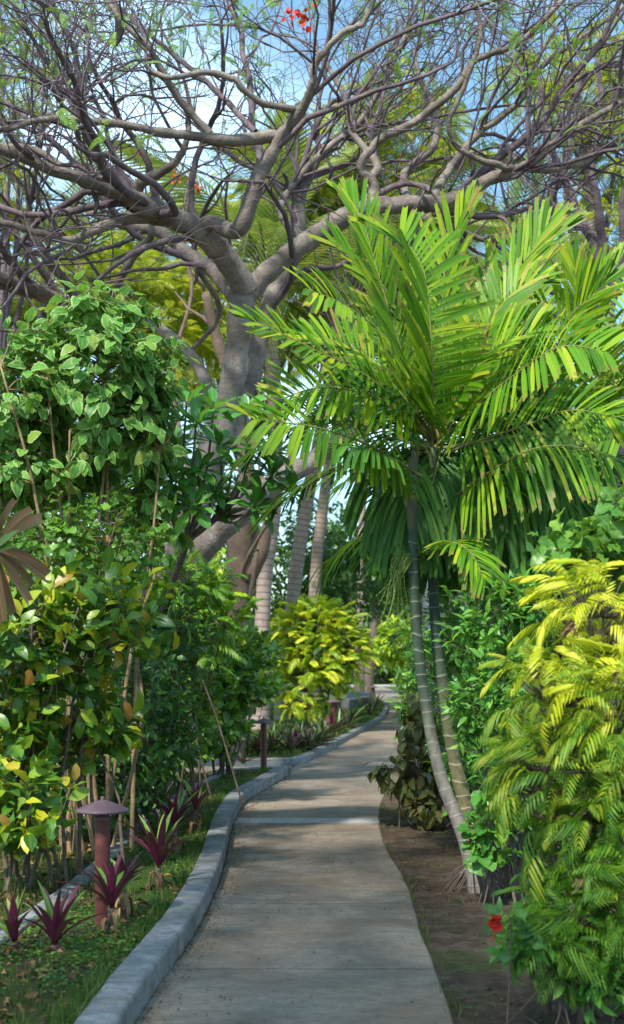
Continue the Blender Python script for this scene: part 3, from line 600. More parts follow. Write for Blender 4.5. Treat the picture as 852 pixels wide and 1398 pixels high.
# feathery fern shrub behind
def frond_tpl(nl=10, L=1., ll=.33, w=.05, arch=.35, droop=.3, fold=.15, ang=58, seg=3, taper=True, rach=.008):
    t = np.linspace(0, 1, 9); ry = t*L*(1-.12*arch*t); rz = arch*L*(t*.7-t**2*1.15); rp = np.stack([0*t, ry, rz], 1)
    b = MB(); v, q, tt, uv = tubes(rp[None], np.linspace(rach, rach*.35, 9)[None]*L, 3); b.add(v, q, None, uv)
    ti = np.linspace(.14, .97, nl); O = np.stack([np.interp(ti, t, rp[:, c]) for c in range(3)], 1); T = nrm(np.stack([np.interp(ti, t, np.gradient(rp[:, c])) for c in range(3)], 1))
    for sd_ in (-1, 1):
        a = np.radians(ang*(1-.45*ti)); le = ll*L*(np.sin(np.pi*(.12+.83*ti))**.6 if taper else np.ones(nl))
        D = T*np.cos(a)[:, None]+np.array([sd_, 0, .12])*np.sin(a)[:, None]; D = nrm(D)
        s = np.linspace(0, 1, seg+1)[None, :, None]; pts = O[:, None]+D[:, None]*le[:, None, None]*s-np.array([0, 0, 1.])*droop*le[:, None, None]*s**2
        prof = np.sin(np.pi*(.12+.85*np.linspace(0, 1, seg+1)))**.8; prof[-1] = .08
        strips(b, pts, (w*L)*prof[None]*np.ones((nl, 1)), np.tile([0, 0, 1.], (nl, 1)), fold)
    return np.vstack(b.v), np.vstack(b.q), np.vstack(b.u)
T_aral = [frond_tpl(8, 1., .36, .085, .6, .5, .2, 60, 3), frond_tpl(7, 1., .42, .09, .9, .8, .2, 55, 3), frond_tpl(9, 1., .3, .08, .3, .4, .15, 60, 3)]
T_arg = [frond_tpl(8, 1., .34, .06, .9, .9, .2, 58, 3), frond_tpl(7, 1., .42, .06, 1.3, 1.2, .25, 48, 3), frond_tpl(9, 1., .28, .05, .7, .7, .2, 60, 3)]
T_bip = [frond_tpl(9, 1., .34, .075, .25, .15, .05, 62, 2), frond_tpl(11, 1., .28, .06, .5, .25, .05, 62, 2)]

def frondbush(name, label, cat, base, blobs, n, s0, s1, mats, pick, stem='stem', nstem=6, cap=300, minpx=8, up=.5, tpls=None, stemr=.012, spread=.25, inner=.45, part='frond', group=None, zmin=.1):
    base = np.array(base, float); root = thing(name, base, label, cat, group); bl = np.array(blobs, float)
    O, ou, k = shell_pts(blobs, n, inner); O[:, 2] = np.maximum(O[:, 2], zmin)
    bps = []
    for i in range(nstem):
        kb_ = i % len(bl); tgt = bl[kb_, :3]+rng.normal(0, .3, 3)*bl[kb_, 3:6]; b0 = base+np.array([rng.normal(0, spread), rng.normal(0, spread*.5), -.03])
        sb = MB(); pr = tube(sb, [b0, b0*.5+tgt*.5+rng.normal(0, .04, 3), tgt], [stemr, stemr*.8, stemr*.4], 6, 6); sb.build('stem', M[stem], root); bps.append(pr[3:, :3])
    bp = np.vstack(bps); d2 = ((O[:, None]-bp[None])**2).sum(-1)+(bp[None, :, 2] > O[:, None, 2])*.2; A = bp[d2.argmin(1)]
    t = np.linspace(0, 1, 4)[None, :, None]; mid = (A+O)/2+np.array([0, 0, -.03]); pts = (1-t)**2*A[:, None]+2*t*(1-t)*mid[:, None]+t*t*O[:, None]
    bm_ = MB(); v, q, _, uv = tubes(pts, np.broadcast_to(np.linspace(stemr*.35, stemr*.18, 4), pts.shape[:2]), 3); bm_.add(v, q, None, uv); bm_.build('twigs', M[stem], root, kind='stuff')
    D = ou+up*np.array([0, 0, 1.])+rng.normal(0, .45, (n, 3)); Nn = .5*ou+np.array([0, 0, 1.])+rng.normal(0, .2, (n, 3)); sz = s0+(s1-s0)*rng.random(n)
    leafset(root, tpls or T_aral, O, D, Nn, sz, None, name=part, stuff='foliage', cap=cap, minpx=minpx, mats=([M[a] for a in mats], pick(O)))
    return root
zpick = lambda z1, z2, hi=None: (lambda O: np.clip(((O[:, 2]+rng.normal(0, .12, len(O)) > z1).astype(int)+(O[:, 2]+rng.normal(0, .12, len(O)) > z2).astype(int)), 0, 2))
shrub('low_dark_shrub', 'low dark shrub filling the space under the bare canes', 'shrub', g(70, 10.3), [B(70, 1075, 10.0, 120, 75, .4), B(170, 1080, 10.6, 70, 40, .4), B(20, 1130, 9.4, 60, 40, .3)], 330, 7, T_ell, .06, .11, 'dark', 'stem', 8, .2, .4, .8, .3, .2, stemr=.01, inner=.3)
frondbush('fern_leafed_shrub', 'feathery dark green shrub in front of the leaning tree foot', 'shrub', g(255, 12.6), [B(255, 810, 12.6, 50, 40, .4), B(290, 850, 12.7, 45, 45, .4), B(215, 850, 12.5, 50, 50, .4)],
          330, .18, .30, ['fern', 'fern', 'bglime'], lambda O: (rng.random(len(O)) < .06)*2, nstem=7)
# golden aralia in the right foreground
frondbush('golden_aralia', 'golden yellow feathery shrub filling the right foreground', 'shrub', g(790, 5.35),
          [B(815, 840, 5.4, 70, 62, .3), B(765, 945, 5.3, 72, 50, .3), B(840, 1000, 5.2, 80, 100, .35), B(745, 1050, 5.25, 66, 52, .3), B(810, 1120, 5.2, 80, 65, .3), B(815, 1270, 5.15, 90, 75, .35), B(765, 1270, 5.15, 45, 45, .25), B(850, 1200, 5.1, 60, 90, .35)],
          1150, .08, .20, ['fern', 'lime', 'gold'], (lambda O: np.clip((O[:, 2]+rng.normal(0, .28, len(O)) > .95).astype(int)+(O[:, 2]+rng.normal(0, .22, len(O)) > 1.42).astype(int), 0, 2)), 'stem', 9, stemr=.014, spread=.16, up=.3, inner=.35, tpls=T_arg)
def dead_spray(root, px_, py_, d, n, ln, w):
    for k in range(n):
        a = P(px_, py_, d)+rng.normal(0, .012, 3); e = a+np.array([rng.normal(0, .3), -.1, -.7+.9*rng.random()])*ln; s_ = np.linspace(0, 1, 5)[:, None]; pts = a+(e-a)*s_+np.array([.02, -.02, .03])*np.sin(s_*3)
        b_ = MB(); strips(b_, pts[None], (w*np.array([.3, .9, 1, .7, .1]))[None], [np.array([.1, -1, .3])], .5); b_.build('dead_leaf', M['dry'], root, label='dead curled brown leaf')
ar = [o for o in bpy.data.objects if o.name == 'golden_aralia'][0]; dead_spray(ar, 768, 868, 5.0, 5, .11, .018); dead_spray(ar, 790, 1205, 4.9, 3, .1, .014); dead_spray(ar, 832, 930, 4.9, 3, .08, .014)
shrub('round_leafed_shrub', 'shrub with round bright green leaves behind the golden shrub top', 'shrub', g(815, 6.7), [B(800, 745, 6.7, 75, 42, .3), B(850, 700, 6.7, 40, 30, .3), B(835, 800, 6.9, 60, 60, .3)],
      60, 5, T_rnd, .075, .13, 'round', 'stem', 6, .2, .5, .9, .15, .18, stemr=.01)
shrub('green_bush', 'leafy mid green bush with pointed leaves behind the palm stems', 'shrub', g(690, 8.0),
      [B(668, 845, 7.9, 58, 55, .3), B(690, 930, 7.8, 62, 75, .3), B(645, 960, 8.0, 32, 60, .25), B(705, 1050, 7.8, 50, 70, .3), B(722, 820, 7.9, 40, 50, .25), B(628, 880, 8.9, 40, 60, .35), B(640, 1010, 8.9, 45, 70, .4), B(655, 1080, 9.3, 45, 55, .3)],
      620, 7, T_lan, .06, .11, 'small', 'stem', 14, .1, .7, .8, .12, .2, stemr=.010)
shrub('drooping_shrub', 'low shrub with drooping olive green leaves where the path narrows', 'shrub', g(585, 11.4),
      [B(560, 1060, 11.4, 34, 45, .3), B(583, 1105, 11.3, 34, 32, .3), B(575, 990, 11.6, 32, 50, .3), B(600, 1050, 11.7, 40, 70, .3), B(530, 1050, 11.35, 20, 20, .15)],
      150, 6, T_tall, .09, .15, 'droop', 'stem', 8, 1.3, .2, .9, .1, .22, stemr=.008, inner=.3)
shrub('leafy_bush', 'fresh green bush behind the drooping shrub at the bend', 'shrub', g(600, 12.6),
      [B(570, 900, 12.8, 30, 60, .4), B(600, 960, 12.6, 50, 80, .4), B(630, 1050, 12.3, 60, 60, .4), B(560, 960, 12.8, 22, 40, .3)], 300, 7, T_lan, .07, .12, 'small', 'stem', 8, .3, .5, .8, .2, .22, stemr=.012)
shrub('low_leafy_plant', 'low plant with soft green leaves beside the palm foot', 'plant', g(655, 7.8), [B(665, 1140, 7.8, 34, 40, .15), B(680, 1080, 7.7, 25, 30, .12)],
      34, 5, T_rnd, .06, .11, 'small', 'stem', 5, .4, .5, .9, .08, .12, stemr=.006)
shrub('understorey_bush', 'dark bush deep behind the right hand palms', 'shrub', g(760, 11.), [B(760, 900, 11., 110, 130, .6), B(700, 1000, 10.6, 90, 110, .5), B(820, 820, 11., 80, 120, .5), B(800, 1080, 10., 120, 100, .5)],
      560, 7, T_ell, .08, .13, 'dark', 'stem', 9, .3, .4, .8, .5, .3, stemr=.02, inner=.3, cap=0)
shrub('groundside_plant', 'low leafy clump on the soil under the golden shrub', 'plant', g(760, 5.1), [B(730, 1290, 5.05, 60, 40, .2), B(820, 1330, 5.0, 70, 50, .2)], 90, 6, T_lan, .05, .1, 'small', 'stem', 6, .2, .5, .8, .15, .12, stemr=.005)

# ------------------------------------------------------------------ plumeria like rosettes
def rosette_tree():
    root = thing('frangipani', g(205, 11.2), 'small frangipani with dark glossy leaf rosettes in front of the leaning trunk', 'small tree')
    tips = [(292, 555), (335, 560), (268, 575), (300, 605), (270, 640), (318, 635), (345, 615), (372, 648), (330, 665), (290, 672), (395, 668), (350, 690), (262, 690), (305, 700), (240, 610), (235, 650), (375, 615), (255, 545)]
    b0 = g(205, 11.2, -.03)
    n1, n2, n3 = P(215, 880, 11.0), P(255, 740, 10.3), P(290, 710, 10.2)
    sb = MB(); tube(sb, [b0, n1, n2], [.045, .038, .028], 8, 6); sb.build('trunk', M['bark'], root)
    O = []; D = []; Nn = []; sz = []
    for i, (px, py) in enumerate(tips):
        d = 10.0+rng.normal(0, .22); tp = P(px, py, d); st = n2 if px < 300 else n3
        mid = st*.45+tp*.55+np.array([rng.normal(0, .05), 0, -.08]); lb = MB()
        tube(lb, ([n2, n3] if px >= 300 else [n2])+[mid, tp], ([.02, .018] if px >= 300 else [.02])+[.013, .009], 6, 5); lb.build('branch', M['bark'], root)
        ax = nrm(tp-mid+np.array([rng.normal(0, .1), -.12, .15]))
        a = nrm(np.cross(ax, [0, .2, 1.])); bb = np.cross(ax, a); nl = 15
        for k in range(nl):
            th = k*2.4; el = 1.35-1.25*((k+.5)/nl)**.7*1.15
            dd = ax*math.sin(el)+(a*math.cos(th)+bb*math.sin(th))*math.cos(el); O.append(tp-ax*.015*(nl-k)*.25); D.append(dd); Nn.append(ax+.25*np.array([0, 0, 1])); sz.append(.17+.13*rng.random())
    leafset(root, T_obo, O, D, np.array(Nn), sz, M['frangi'])
rosette_tree()

# ------------------------------------------------------------------ clumping palm
def frond(root, pts, ll, mat, nl=26, w=.052, a0=62, a1=28, up=.35, droop=.35, nh=(0, -1, .35), own=True, ls=1., rs=1., lup=None, rup=None, jag=.7, lift=0., rr=.012, start=.12, broad=1., lv=None, rv=None, la=None, ra=None):
    nl = int(nl*1.25); w = w*.78
    pr = catmull(pts, 7); pr = resample(pr, 30); T = nrm(np.gradient(pr, axis=0)); nh = nrm(np.array(nh, float))
    fr_ = bpy.data.objects.new('frond', None)
    rb = MB(); v, q, t, uv = tubes(pr[None], np.linspace(rr, rr*.25, 30)[None], 5, True); rb.add(v, q, t, uv); fo = rb.build('frond', M['rachis'], root)
    wl = world_loc(fo)
    for sd_ in (-1, 1):
        ti = np.linspace(start, .985, nl)+rng.normal(0, .004, nl); ii = np.clip(ti, 0, 1)*29; i0 = np.clip(ii.astype(int), 0, 28); f = (ii-i0)[:, None]
        O = pr[i0]*(1-f)+pr[i0+1]*f; TT = nrm(T[i0]*(1-f)+T[i0+1]*f)
        Sd = nrm(np.cross(TT, np.broadcast_to(nh, TT.shape)))*sd_
        Nn = np.cross(Sd, TT)*(-sd_); Nn = np.where((Nn*nh).sum(1, keepdims=True) < 0, -Nn, Nn)
        u_ = up if (lup if sd_ < 0 else rup) is None else (lup if sd_ < 0 else rup)
        a = np.radians(a0+(a1-a0)*ti**1.5+rng.normal(0, 3, nl)); sc = ls if sd_ < 0 else rs
        le = ll*sc*(.55+.45*np.sin(np.pi*np.clip(.1+.75*ti, 0, 1)))*(1-.25*ti**6)*(1+rng.normal(0, .05, nl))
        D = nrm(TT*np.cos(a)[:, None]+(Sd+u_*Nn)*np.sin(a)[:, None]+np.array([0, 0, lift]))
        aa = la if sd_ < 0 else ra
        if aa is not None:
            a = np.radians(aa+(a1-aa)*ti**2+rng.normal(0, 2.5, nl)); D = nrm(TT*np.cos(a)[:, None]+(Sd+u_*Nn)*np.sin(a)[:, None])
        vv = lv if sd_ < 0 else rv
        if vv is not None: D = nrm(D+np.array(vv)*(1-.6*ti[:, None]**3))
        K = 6; s = np.linspace(0, 1, K)[None, :, None]
        pp = O[:, None]+D[:, None]*le[:, None, None]*s-np.array([0, 0, 1.])*(droop*(.7+.6*rng.random(nl))*le)[:, None, None]*s**2.2+rng.normal(0, .02, (nl, 1, 3))*s
        prof = np.array([.35, .8, 1., 1.05, 1.0, .82])
        wid = w*broad*prof[None]*(1+.5*(ti > .93))[:, None]*(.75+.45*rng.random((nl, 1))); le = le*1.0
        if own:
            for j in range(nl):
                lb = MB(); strips(lb, pp[j:j+1], wid[j:j+1], Nn[j:j+1], .16, jag)
                o = bpy.data.objects.new('leaflet', lb.mesh('leaflet', wl)); o.data.materials.append(mat); C.objects.link(o); o.parent = fo
        else:
            lb = MB(); strips(lb, pp, wid, Nn, .16, jag); lb.build('leaflets', mat, fo, kind='stuff')
    return fo
def W3(l): return [P(*p) for p in l]
clump = thing('clumping_palm', (P(655, 1215, 8.23)[0], 8.23, 0), 'clumping palm with two slender ringed stems leaning out over the path', 'palm')
stems = [([(652, 1222, 8.2), (636, 1150, 8.22), (602, 1060, 8.25), (581, 960, 8.3), (568, 850, 8.3), (563, 720, 8.3)], (.060, .050, .043, .038, .035, .032), 'palmstem_a'),
         ([(660, 1222, 8.3), (640, 1120, 8.4), (615, 1010, 8.5), (597, 880, 8.55), (590, 770, 8.55)], (.066, .054, .045, .039, .036), 'palmstem_b')]
for pt, rr_, mt in stems:
    sb = MB(); pr = tube(sb, W3(pt), rr_, 16, 16, False, .035); sb.build('stem', M[mt], clump)
for pt, r in (([(563, 722, 8.3), (562, 670, 8.3), (568, 610, 8.3)], [.034, .043, .022]), ([(590, 772, 8.55), (588, 690, 8.55), (592, 610, 8.5)], [.038, .048, .022])):
    sb = MB(); tube(sb, W3(pt), r, 12, 6, True); sb.build('crownshaft', M['shaft'], clump)
for k in range(26):   # stilt roots
    a = rng.random()*6.28; c = np.array([P(656, 1215, 8.23)[0], 8.23, 0]); r0 = .06; r1 = .13+.12*rng.random()
    rbm = MB(); tube(rbm, [c+np.array([math.cos(a)*r0, math.sin(a)*r0, .12+.1*rng.random()]), c+np.array([math.cos(a)*r1*.8, math.sin(a)*r1*.8, .06]), c+np.array([math.cos(a)*r1*1.15, math.sin(a)*r1*1.15, -.04])], [.006, .005, .004], 5, 4); rbm.build('root', M['stem'], clump)
MP, MD = M['palm'], M['palm2']
# fronds traced: rachis in picture positions with depth
UPV, DNV = (-.15, .1, 1.1), (.05, -.1, -1.1)
frond(clump, W3([(590, 610, 8.3), (590, 520, 8.0), (587, 440, 7.9), (577, 365, 7.9), (545, 318, 8.0)]), .46, MP, 34, .038, 88, 40, lup=.5, rup=.1, droop=.1, ls=1.15, rs=.9, nh=(.35, -1, .1), la=26, ra=86)
frond(clump, W3([(580, 600, 8.3), (548, 480, 8.3), (515, 370, 8.3), (496, 305, 8.4), (474, 268, 8.5)]), .40, MP, 26, .034, 34, 16, up=.6, droop=.04, nh=(.3, -.8, .3))
frond(clump, W3([(596, 600, 8.3), (566, 520, 7.9), (520, 455, 7.6), (468, 415, 7.4), (420, 395, 7.3)]), .34, MP, 30, .046, 72, 40, droop=.18, nh=(-.1, -.5, .8), lv=DNV, rv=UPV, ls=.72, rs=1.1)
frond(clump, W3([(590, 600, 8.3), (510, 520, 8.0), (430, 478, 7.8), (368, 448, 7.7), (335, 434, 7.65)]), .31, MP, 24, .044, 62, 20, droop=.12, nh=(-.1, -.6, .8), lv=(.0, -.1, -.5), rv=(-.5, .1, .9), ls=.8)
frond(clump, W3([(575, 650, 8.3), (500, 606, 8.0), (430, 583, 7.8), (378, 576, 7.7), (345, 572, 7.7)]), .34, MP, 24, .038, 70, 22, droop=.2, nh=(0, -.7, .7), lv=DNV, rv=(-.6, .1, .9), ls=.9, rs=1.05)
frond(clump, W3([(600, 605, 8.4), (650, 555, 8.0), (705, 510, 7.7), (765, 473, 7.5), (828, 480, 7.4)]), .38, MP, 30, .044, 70, 45, droop=.18, nh=(.1, -.6, .8), rv=DNV, lv=(.35, .1, 1.1), rs=.85, ls=1.1)
frond(clump, W3([(605, 690, 8.5), (660, 650, 8.2), (725, 614, 8.0), (785, 610, 7.9), (842, 628, 7.8)]), .40, MP, 28, .034, 50, 40, up=.0, droop=.35, nh=(.1, -.5, .9), lv=(.5, -.05, -.35), rv=(-.1, -.1, -.9))
frond(clump, W3([(602, 600, 8.5), (604, 480, 8.7), (606, 380, 8.8), (620, 325, 8.8), (636, 290, 8.8)]), .44, MP, 28, .036, 52, 14, up=.6, droop=.06, nh=(-.3, -.7, .5))
frond(clump, W3([(608, 600, 8.6), (645, 500, 8.8), (680, 410, 8.9), (718, 355, 8.9), (742, 318, 8.9)]), .50, MP, 28, .036, 50, 16, up=.5, droop=.06, nh=(-.2, -.8, .4), lv=(-.1, .1, .5), rv=(0, 0, .2))
frond(clump, W3([(600, 600, 8.4), (572, 500, 8.5), (545, 430, 8.6), (505, 365, 8.7), (455, 335, 8.7)]), .40, MP, 26, .036, 60, 22, up=.6, droop=.1, nh=(.0, -.6, .6), rv=UPV)
clump2 = thing('clumping_palm', (P(740, 1190, 9.6)[0], 9.6, 0), 'second palm clump to the right whose fronds reach the right edge', 'palm')
for x0, x1, d in ((735, 722, 9.6), (800, 806, 9.8), (695, 690, 9.5)):
    sb = MB(); bz = P(x0, 1170, d); bz[2] = -.03; tube(sb, [bz, P((x0+x1)/2+6, 900, d), P(x1, 680, d)], [.062, .05, .042], 12, 8, False); sb.build('stem', M['palmstem_up'], clump2)
    sb = MB(); tube(sb, [P(x1, 682, d), P(x1, 620, d), P(x1+2, 560, d)], [.045, .06, .028], 10, 6, True); sb.build('crownshaft', M['shaft'], clump2)
own2 = [([(722, 590, 9.6), (750, 500, 9.2), (782, 430, 9.), (812, 400, 8.9), (840, 370, 8.9)], .46, dict(up=.45, droop=.1, nh=(-.2, -.8, .4), a0=55, a1=18)),
        ([(722, 590, 9.6), (712, 470, 9.8), (716, 380, 9.9), (738, 340, 10.), (758, 315, 10.)], .5, dict(up=.4, droop=.08, nh=(0, -.9, .4), a0=52, a1=16)),
        ([(806, 590, 9.8), (806, 480, 9.5), (790, 415, 9.3), (784, 360, 9.3)], .42, dict(up=.4, droop=.1, nh=(.1, -.9, .4), a0=50, a1=16)),
        ([(806, 600, 9.8), (842, 530, 9.3), (880, 490, 9.), (930, 480, 8.8)], .45, dict(up=.2, droop=.5, nh=(0, -.5, .8)))]
for pt, ll, kw in own2: frond(clump2, W3(pt), ll, MP, 28, .036, own=True, **kw)
# hidden, shaded or distant fronds of both clumps
for pt, ll, kw in (([(590, 605, 8.3), (545, 560, 8.1), (490, 535, 8.0), (430, 530, 7.9), (385, 545, 7.9)], .34, dict(rv=UPV, lv=DNV, ls=.8)),
                   ([(600, 600, 8.5), (640, 520, 8.5), (665, 450, 8.5), (700, 400, 8.6), (735, 385, 8.6)], .4, dict(up=.5, lv=(-.1, .1, .6))),
                   ([(592, 600, 8.4), (560, 540, 8.4), (520, 500, 8.5), (470, 470, 8.6), (420, 460, 8.7)], .36, dict(rv=UPV)),
                   ([(598, 600, 8.4), (625, 540, 8.2), (650, 500, 8.1), (690, 470, 8.0), (735, 450, 8.0)], .36, dict(lv=(.2, .1, 1.), ls=1.1)),
                   ([(605, 620, 8.5), (660, 600, 8.3), (720, 580, 8.2), (780, 560, 8.1), (840, 570, 8.0)], .36, dict(lv=(.3, .1, .8), rv=DNV))):
    frond(clump, W3(pt), ll, MP, 26, .036, 60, 24, droop=.12, nh=(0, -.6, .7), own=False, **kw)
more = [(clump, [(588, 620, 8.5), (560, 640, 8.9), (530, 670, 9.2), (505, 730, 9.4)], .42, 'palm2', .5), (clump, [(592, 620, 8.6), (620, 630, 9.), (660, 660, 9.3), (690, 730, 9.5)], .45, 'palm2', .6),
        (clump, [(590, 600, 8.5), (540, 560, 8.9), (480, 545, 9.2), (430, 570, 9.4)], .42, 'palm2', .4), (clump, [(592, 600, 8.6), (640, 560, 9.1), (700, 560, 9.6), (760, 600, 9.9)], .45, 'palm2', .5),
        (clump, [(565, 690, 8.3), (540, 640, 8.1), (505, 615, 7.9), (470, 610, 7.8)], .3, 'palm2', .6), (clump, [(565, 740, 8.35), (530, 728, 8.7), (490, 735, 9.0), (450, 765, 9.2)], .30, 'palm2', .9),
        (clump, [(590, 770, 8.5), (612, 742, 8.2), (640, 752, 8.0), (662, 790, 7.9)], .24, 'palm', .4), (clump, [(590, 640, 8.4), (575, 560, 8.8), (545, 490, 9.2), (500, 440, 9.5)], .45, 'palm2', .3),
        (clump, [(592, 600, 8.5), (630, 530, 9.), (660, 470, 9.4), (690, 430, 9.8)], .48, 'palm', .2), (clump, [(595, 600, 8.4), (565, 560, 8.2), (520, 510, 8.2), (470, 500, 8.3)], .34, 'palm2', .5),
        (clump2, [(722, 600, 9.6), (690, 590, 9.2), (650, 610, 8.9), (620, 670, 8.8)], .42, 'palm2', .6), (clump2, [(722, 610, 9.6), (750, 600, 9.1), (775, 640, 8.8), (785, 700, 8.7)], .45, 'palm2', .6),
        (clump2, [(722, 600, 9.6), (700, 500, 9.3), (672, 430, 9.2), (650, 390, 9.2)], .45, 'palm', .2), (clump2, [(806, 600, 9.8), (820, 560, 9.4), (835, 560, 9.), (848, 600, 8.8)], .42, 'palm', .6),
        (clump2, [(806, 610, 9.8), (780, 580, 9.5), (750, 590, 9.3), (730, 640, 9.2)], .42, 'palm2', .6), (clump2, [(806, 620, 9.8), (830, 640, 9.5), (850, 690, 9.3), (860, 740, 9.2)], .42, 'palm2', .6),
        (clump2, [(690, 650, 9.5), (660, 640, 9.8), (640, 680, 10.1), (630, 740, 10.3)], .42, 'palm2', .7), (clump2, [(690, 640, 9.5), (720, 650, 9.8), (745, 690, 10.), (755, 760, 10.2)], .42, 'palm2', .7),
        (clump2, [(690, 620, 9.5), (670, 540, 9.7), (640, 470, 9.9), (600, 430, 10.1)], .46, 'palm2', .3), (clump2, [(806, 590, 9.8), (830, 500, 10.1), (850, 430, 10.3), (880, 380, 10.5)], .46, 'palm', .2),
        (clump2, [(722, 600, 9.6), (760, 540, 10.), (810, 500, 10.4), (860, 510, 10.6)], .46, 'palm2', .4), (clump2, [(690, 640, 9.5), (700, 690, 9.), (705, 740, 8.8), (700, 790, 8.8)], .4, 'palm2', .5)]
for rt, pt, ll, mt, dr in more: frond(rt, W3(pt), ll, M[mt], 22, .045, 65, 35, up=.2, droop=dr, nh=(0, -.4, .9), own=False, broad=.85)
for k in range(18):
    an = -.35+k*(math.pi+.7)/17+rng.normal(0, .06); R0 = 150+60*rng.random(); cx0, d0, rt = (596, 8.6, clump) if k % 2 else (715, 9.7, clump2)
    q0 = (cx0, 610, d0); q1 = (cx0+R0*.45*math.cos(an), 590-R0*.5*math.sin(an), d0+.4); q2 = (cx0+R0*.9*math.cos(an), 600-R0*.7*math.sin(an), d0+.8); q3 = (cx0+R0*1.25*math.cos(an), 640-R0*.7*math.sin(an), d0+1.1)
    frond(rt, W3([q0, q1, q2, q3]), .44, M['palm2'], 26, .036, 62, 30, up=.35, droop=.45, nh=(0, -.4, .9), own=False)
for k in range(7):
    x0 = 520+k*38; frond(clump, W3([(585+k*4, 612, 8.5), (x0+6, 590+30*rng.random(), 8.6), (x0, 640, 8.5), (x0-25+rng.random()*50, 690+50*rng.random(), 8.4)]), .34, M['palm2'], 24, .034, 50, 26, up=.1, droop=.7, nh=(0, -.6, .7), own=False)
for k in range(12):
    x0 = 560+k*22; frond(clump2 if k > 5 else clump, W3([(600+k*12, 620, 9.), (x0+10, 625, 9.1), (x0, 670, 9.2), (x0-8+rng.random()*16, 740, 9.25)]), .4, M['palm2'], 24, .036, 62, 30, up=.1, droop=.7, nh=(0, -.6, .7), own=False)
# fruiting strings below the crownshaft
for k in range(26):
    a = P(566, 762, 8.3); e = P(505+rng.random()*55, 800+rng.random()*75, 8.1+rng.random()*.4); m = P(535+rng.random()*20, 755+rng.random()*30, 8.2)
    b = MB(); pr = tube(b, [a, m, e], [.003, .002, .0015], 4, 8)
    for p in pr[8::1]:
        r = .006; v = p[:3]+r*np.array([[1, 0, 0], [-1, 0, 0], [0, 1, 0], [0, -1, 0], [0, 0, 1], [0, 0, -1]]); b.add(v, None, [(0, 2, 4), (2, 1, 4), (1, 3, 4), (3, 0, 4), (2, 0, 5), (1, 2, 5), (3, 1, 5), (0, 3, 5)])
    b.build('fruit_string', M['greenstem'], clump)
print('palms done', len(bpy.data.objects))
# ================================================================== THE BARE SPREADING TREE
class Tree:
    def __init__(s, root, mat_big, mat_small): s.root, s.mb, s.ms = root, mat_big, mat_small; s.limbs = []; s.sub = []
    def limb(s, pts, part='limb', n=12):
        p = np.array([list(P(x, y, d))+[w/2/F*d*.86] for x, y, d, w in pts]); b = MB()
        pr = catmull(p, 7); 
        jit = np.cumsum(rng.normal(0, .006, (len(pr), 3)), axis=0); jit -= np.linspace(0, 1, len(pr))[:, None]*jit[-1]; pr[:, :3] += jit
        r = np.maximum(pr[:, 3], .004)*(1+.07*np.sin(np.arange(len(pr))*1.3)*rng.random(len(pr))+.10*(rng.random(len(pr)) < .08))
        v, q, t, uv = tubes(pr[None, :, :3], r[None], n, True); b.add(v, q, t, uv); b.build(part, s.mb if p[0, 3] > .035 else s.ms, s.root)
        s.limbs.append(np.c_[pr[:, :3], r])
    def grow(s, src, per_m, len0, len1, rfac, K, upb, sides, wig, outb=.4, rmin=.003, ylim=None, hint=None, end=True):
        """children along source branches; returns arrays (N,K,4)"""
        out_ = []
        for br in src:
            L = np.linalg.norm(np.diff(br[:, :3], axis=0), axis=1).sum(); n = rng.poisson(per_m*L)
            tt = list(.2+.8*rng.random(n)**.8)+([1., 1.] if end else [])
            for t in tt:
                i = t*(len(br)-1); i0 = min(int(i), len(br)-2); f = i-i0; p = br[i0]*(1-f)+br[i0+1]*f; T = nrm(br[i0+1, :3]-br[i0, :3])
                lat = nrm(np.cross(T, rng.normal(size=3))); D = nrm(T*outb*(1+.8*rng.random())+lat*(.55+.45*rng.random())+np.array([0, 0, upb*(.4+rng.random())]))
                ln = (len0+(len1-len0)*rng.random())*(1-.25*t); r0 = min(p[3]*.8, .05, max(rmin, p[3]*rfac*(.7+.6*rng.random())))
                pts = [p[:3]]; d = D.copy(); bend = rng.normal(0, wig*.6, 3)
                for k in range(K-1):
                    d = nrm(d+bend/(K-1)*2+rng.normal(0, wig, 3)+np.array([0, 0, upb*.12])); pts.append(pts[-1]+d*ln/(K-1))
                pts = np.array(pts)
                out_.append(np.c_[pts, np.linspace(r0, max(r0*.4, rmin*.5), K)])
        return np.array(out_)
def px_of(a): return CX+a[..., 0]/a[..., 1]*F, HY-(a[..., 2]-CH)/a[..., 1]*F

main = thing('spreading_tree', g(215, 14.2), 'large leaning grey tree whose bare tangled branches spread across the sky', 'tree')
tr = Tree(main, M['bark'], M['twig'])
tr.limb([(196, 1090, 14.2, 84), (215, 900, 14.2, 78), (243, 755, 14.1, 66), (278, 640, 14.0, 54), (303, 562, 14.0, 44), (320, 496, 13.9, 38), (329, 430, 13.8, 38), (337, 396, 13.8, 42)], 'trunk', 18)
tr.limb([(312, 600, 14.3, 30), (334, 540, 14.5, 30), (352, 480, 14.6, 28), (370, 415, 14.6, 26), (405, 340, 14.8, 26), (410, 270, 15, 20), (440, 200, 15.2, 14)])
tr.limb([(240, 790, 14.1, 60), (285, 740, 14.0, 46), (330, 697, 14.0, 42), (375, 662, 14.2, 36), (430, 630, 14.4, 30), (500, 580, 14.8, 26), (580, 540, 15.3, 22), (660, 480, 15.6, 18), (700, 400, 15.8, 14)])
tr.limb([(337, 400, 13.8, 42), (305, 354, 13.6, 38), (273, 325, 13.4, 36), (225, 300, 13.2, 34), (190, 284, 13.0, 34), (160, 266, 12.8, 24), (126, 252, 12.6, 20), (76, 232, 12.3, 18), (0, 203, 12, 16), (-70, 180, 11.8, 12)])
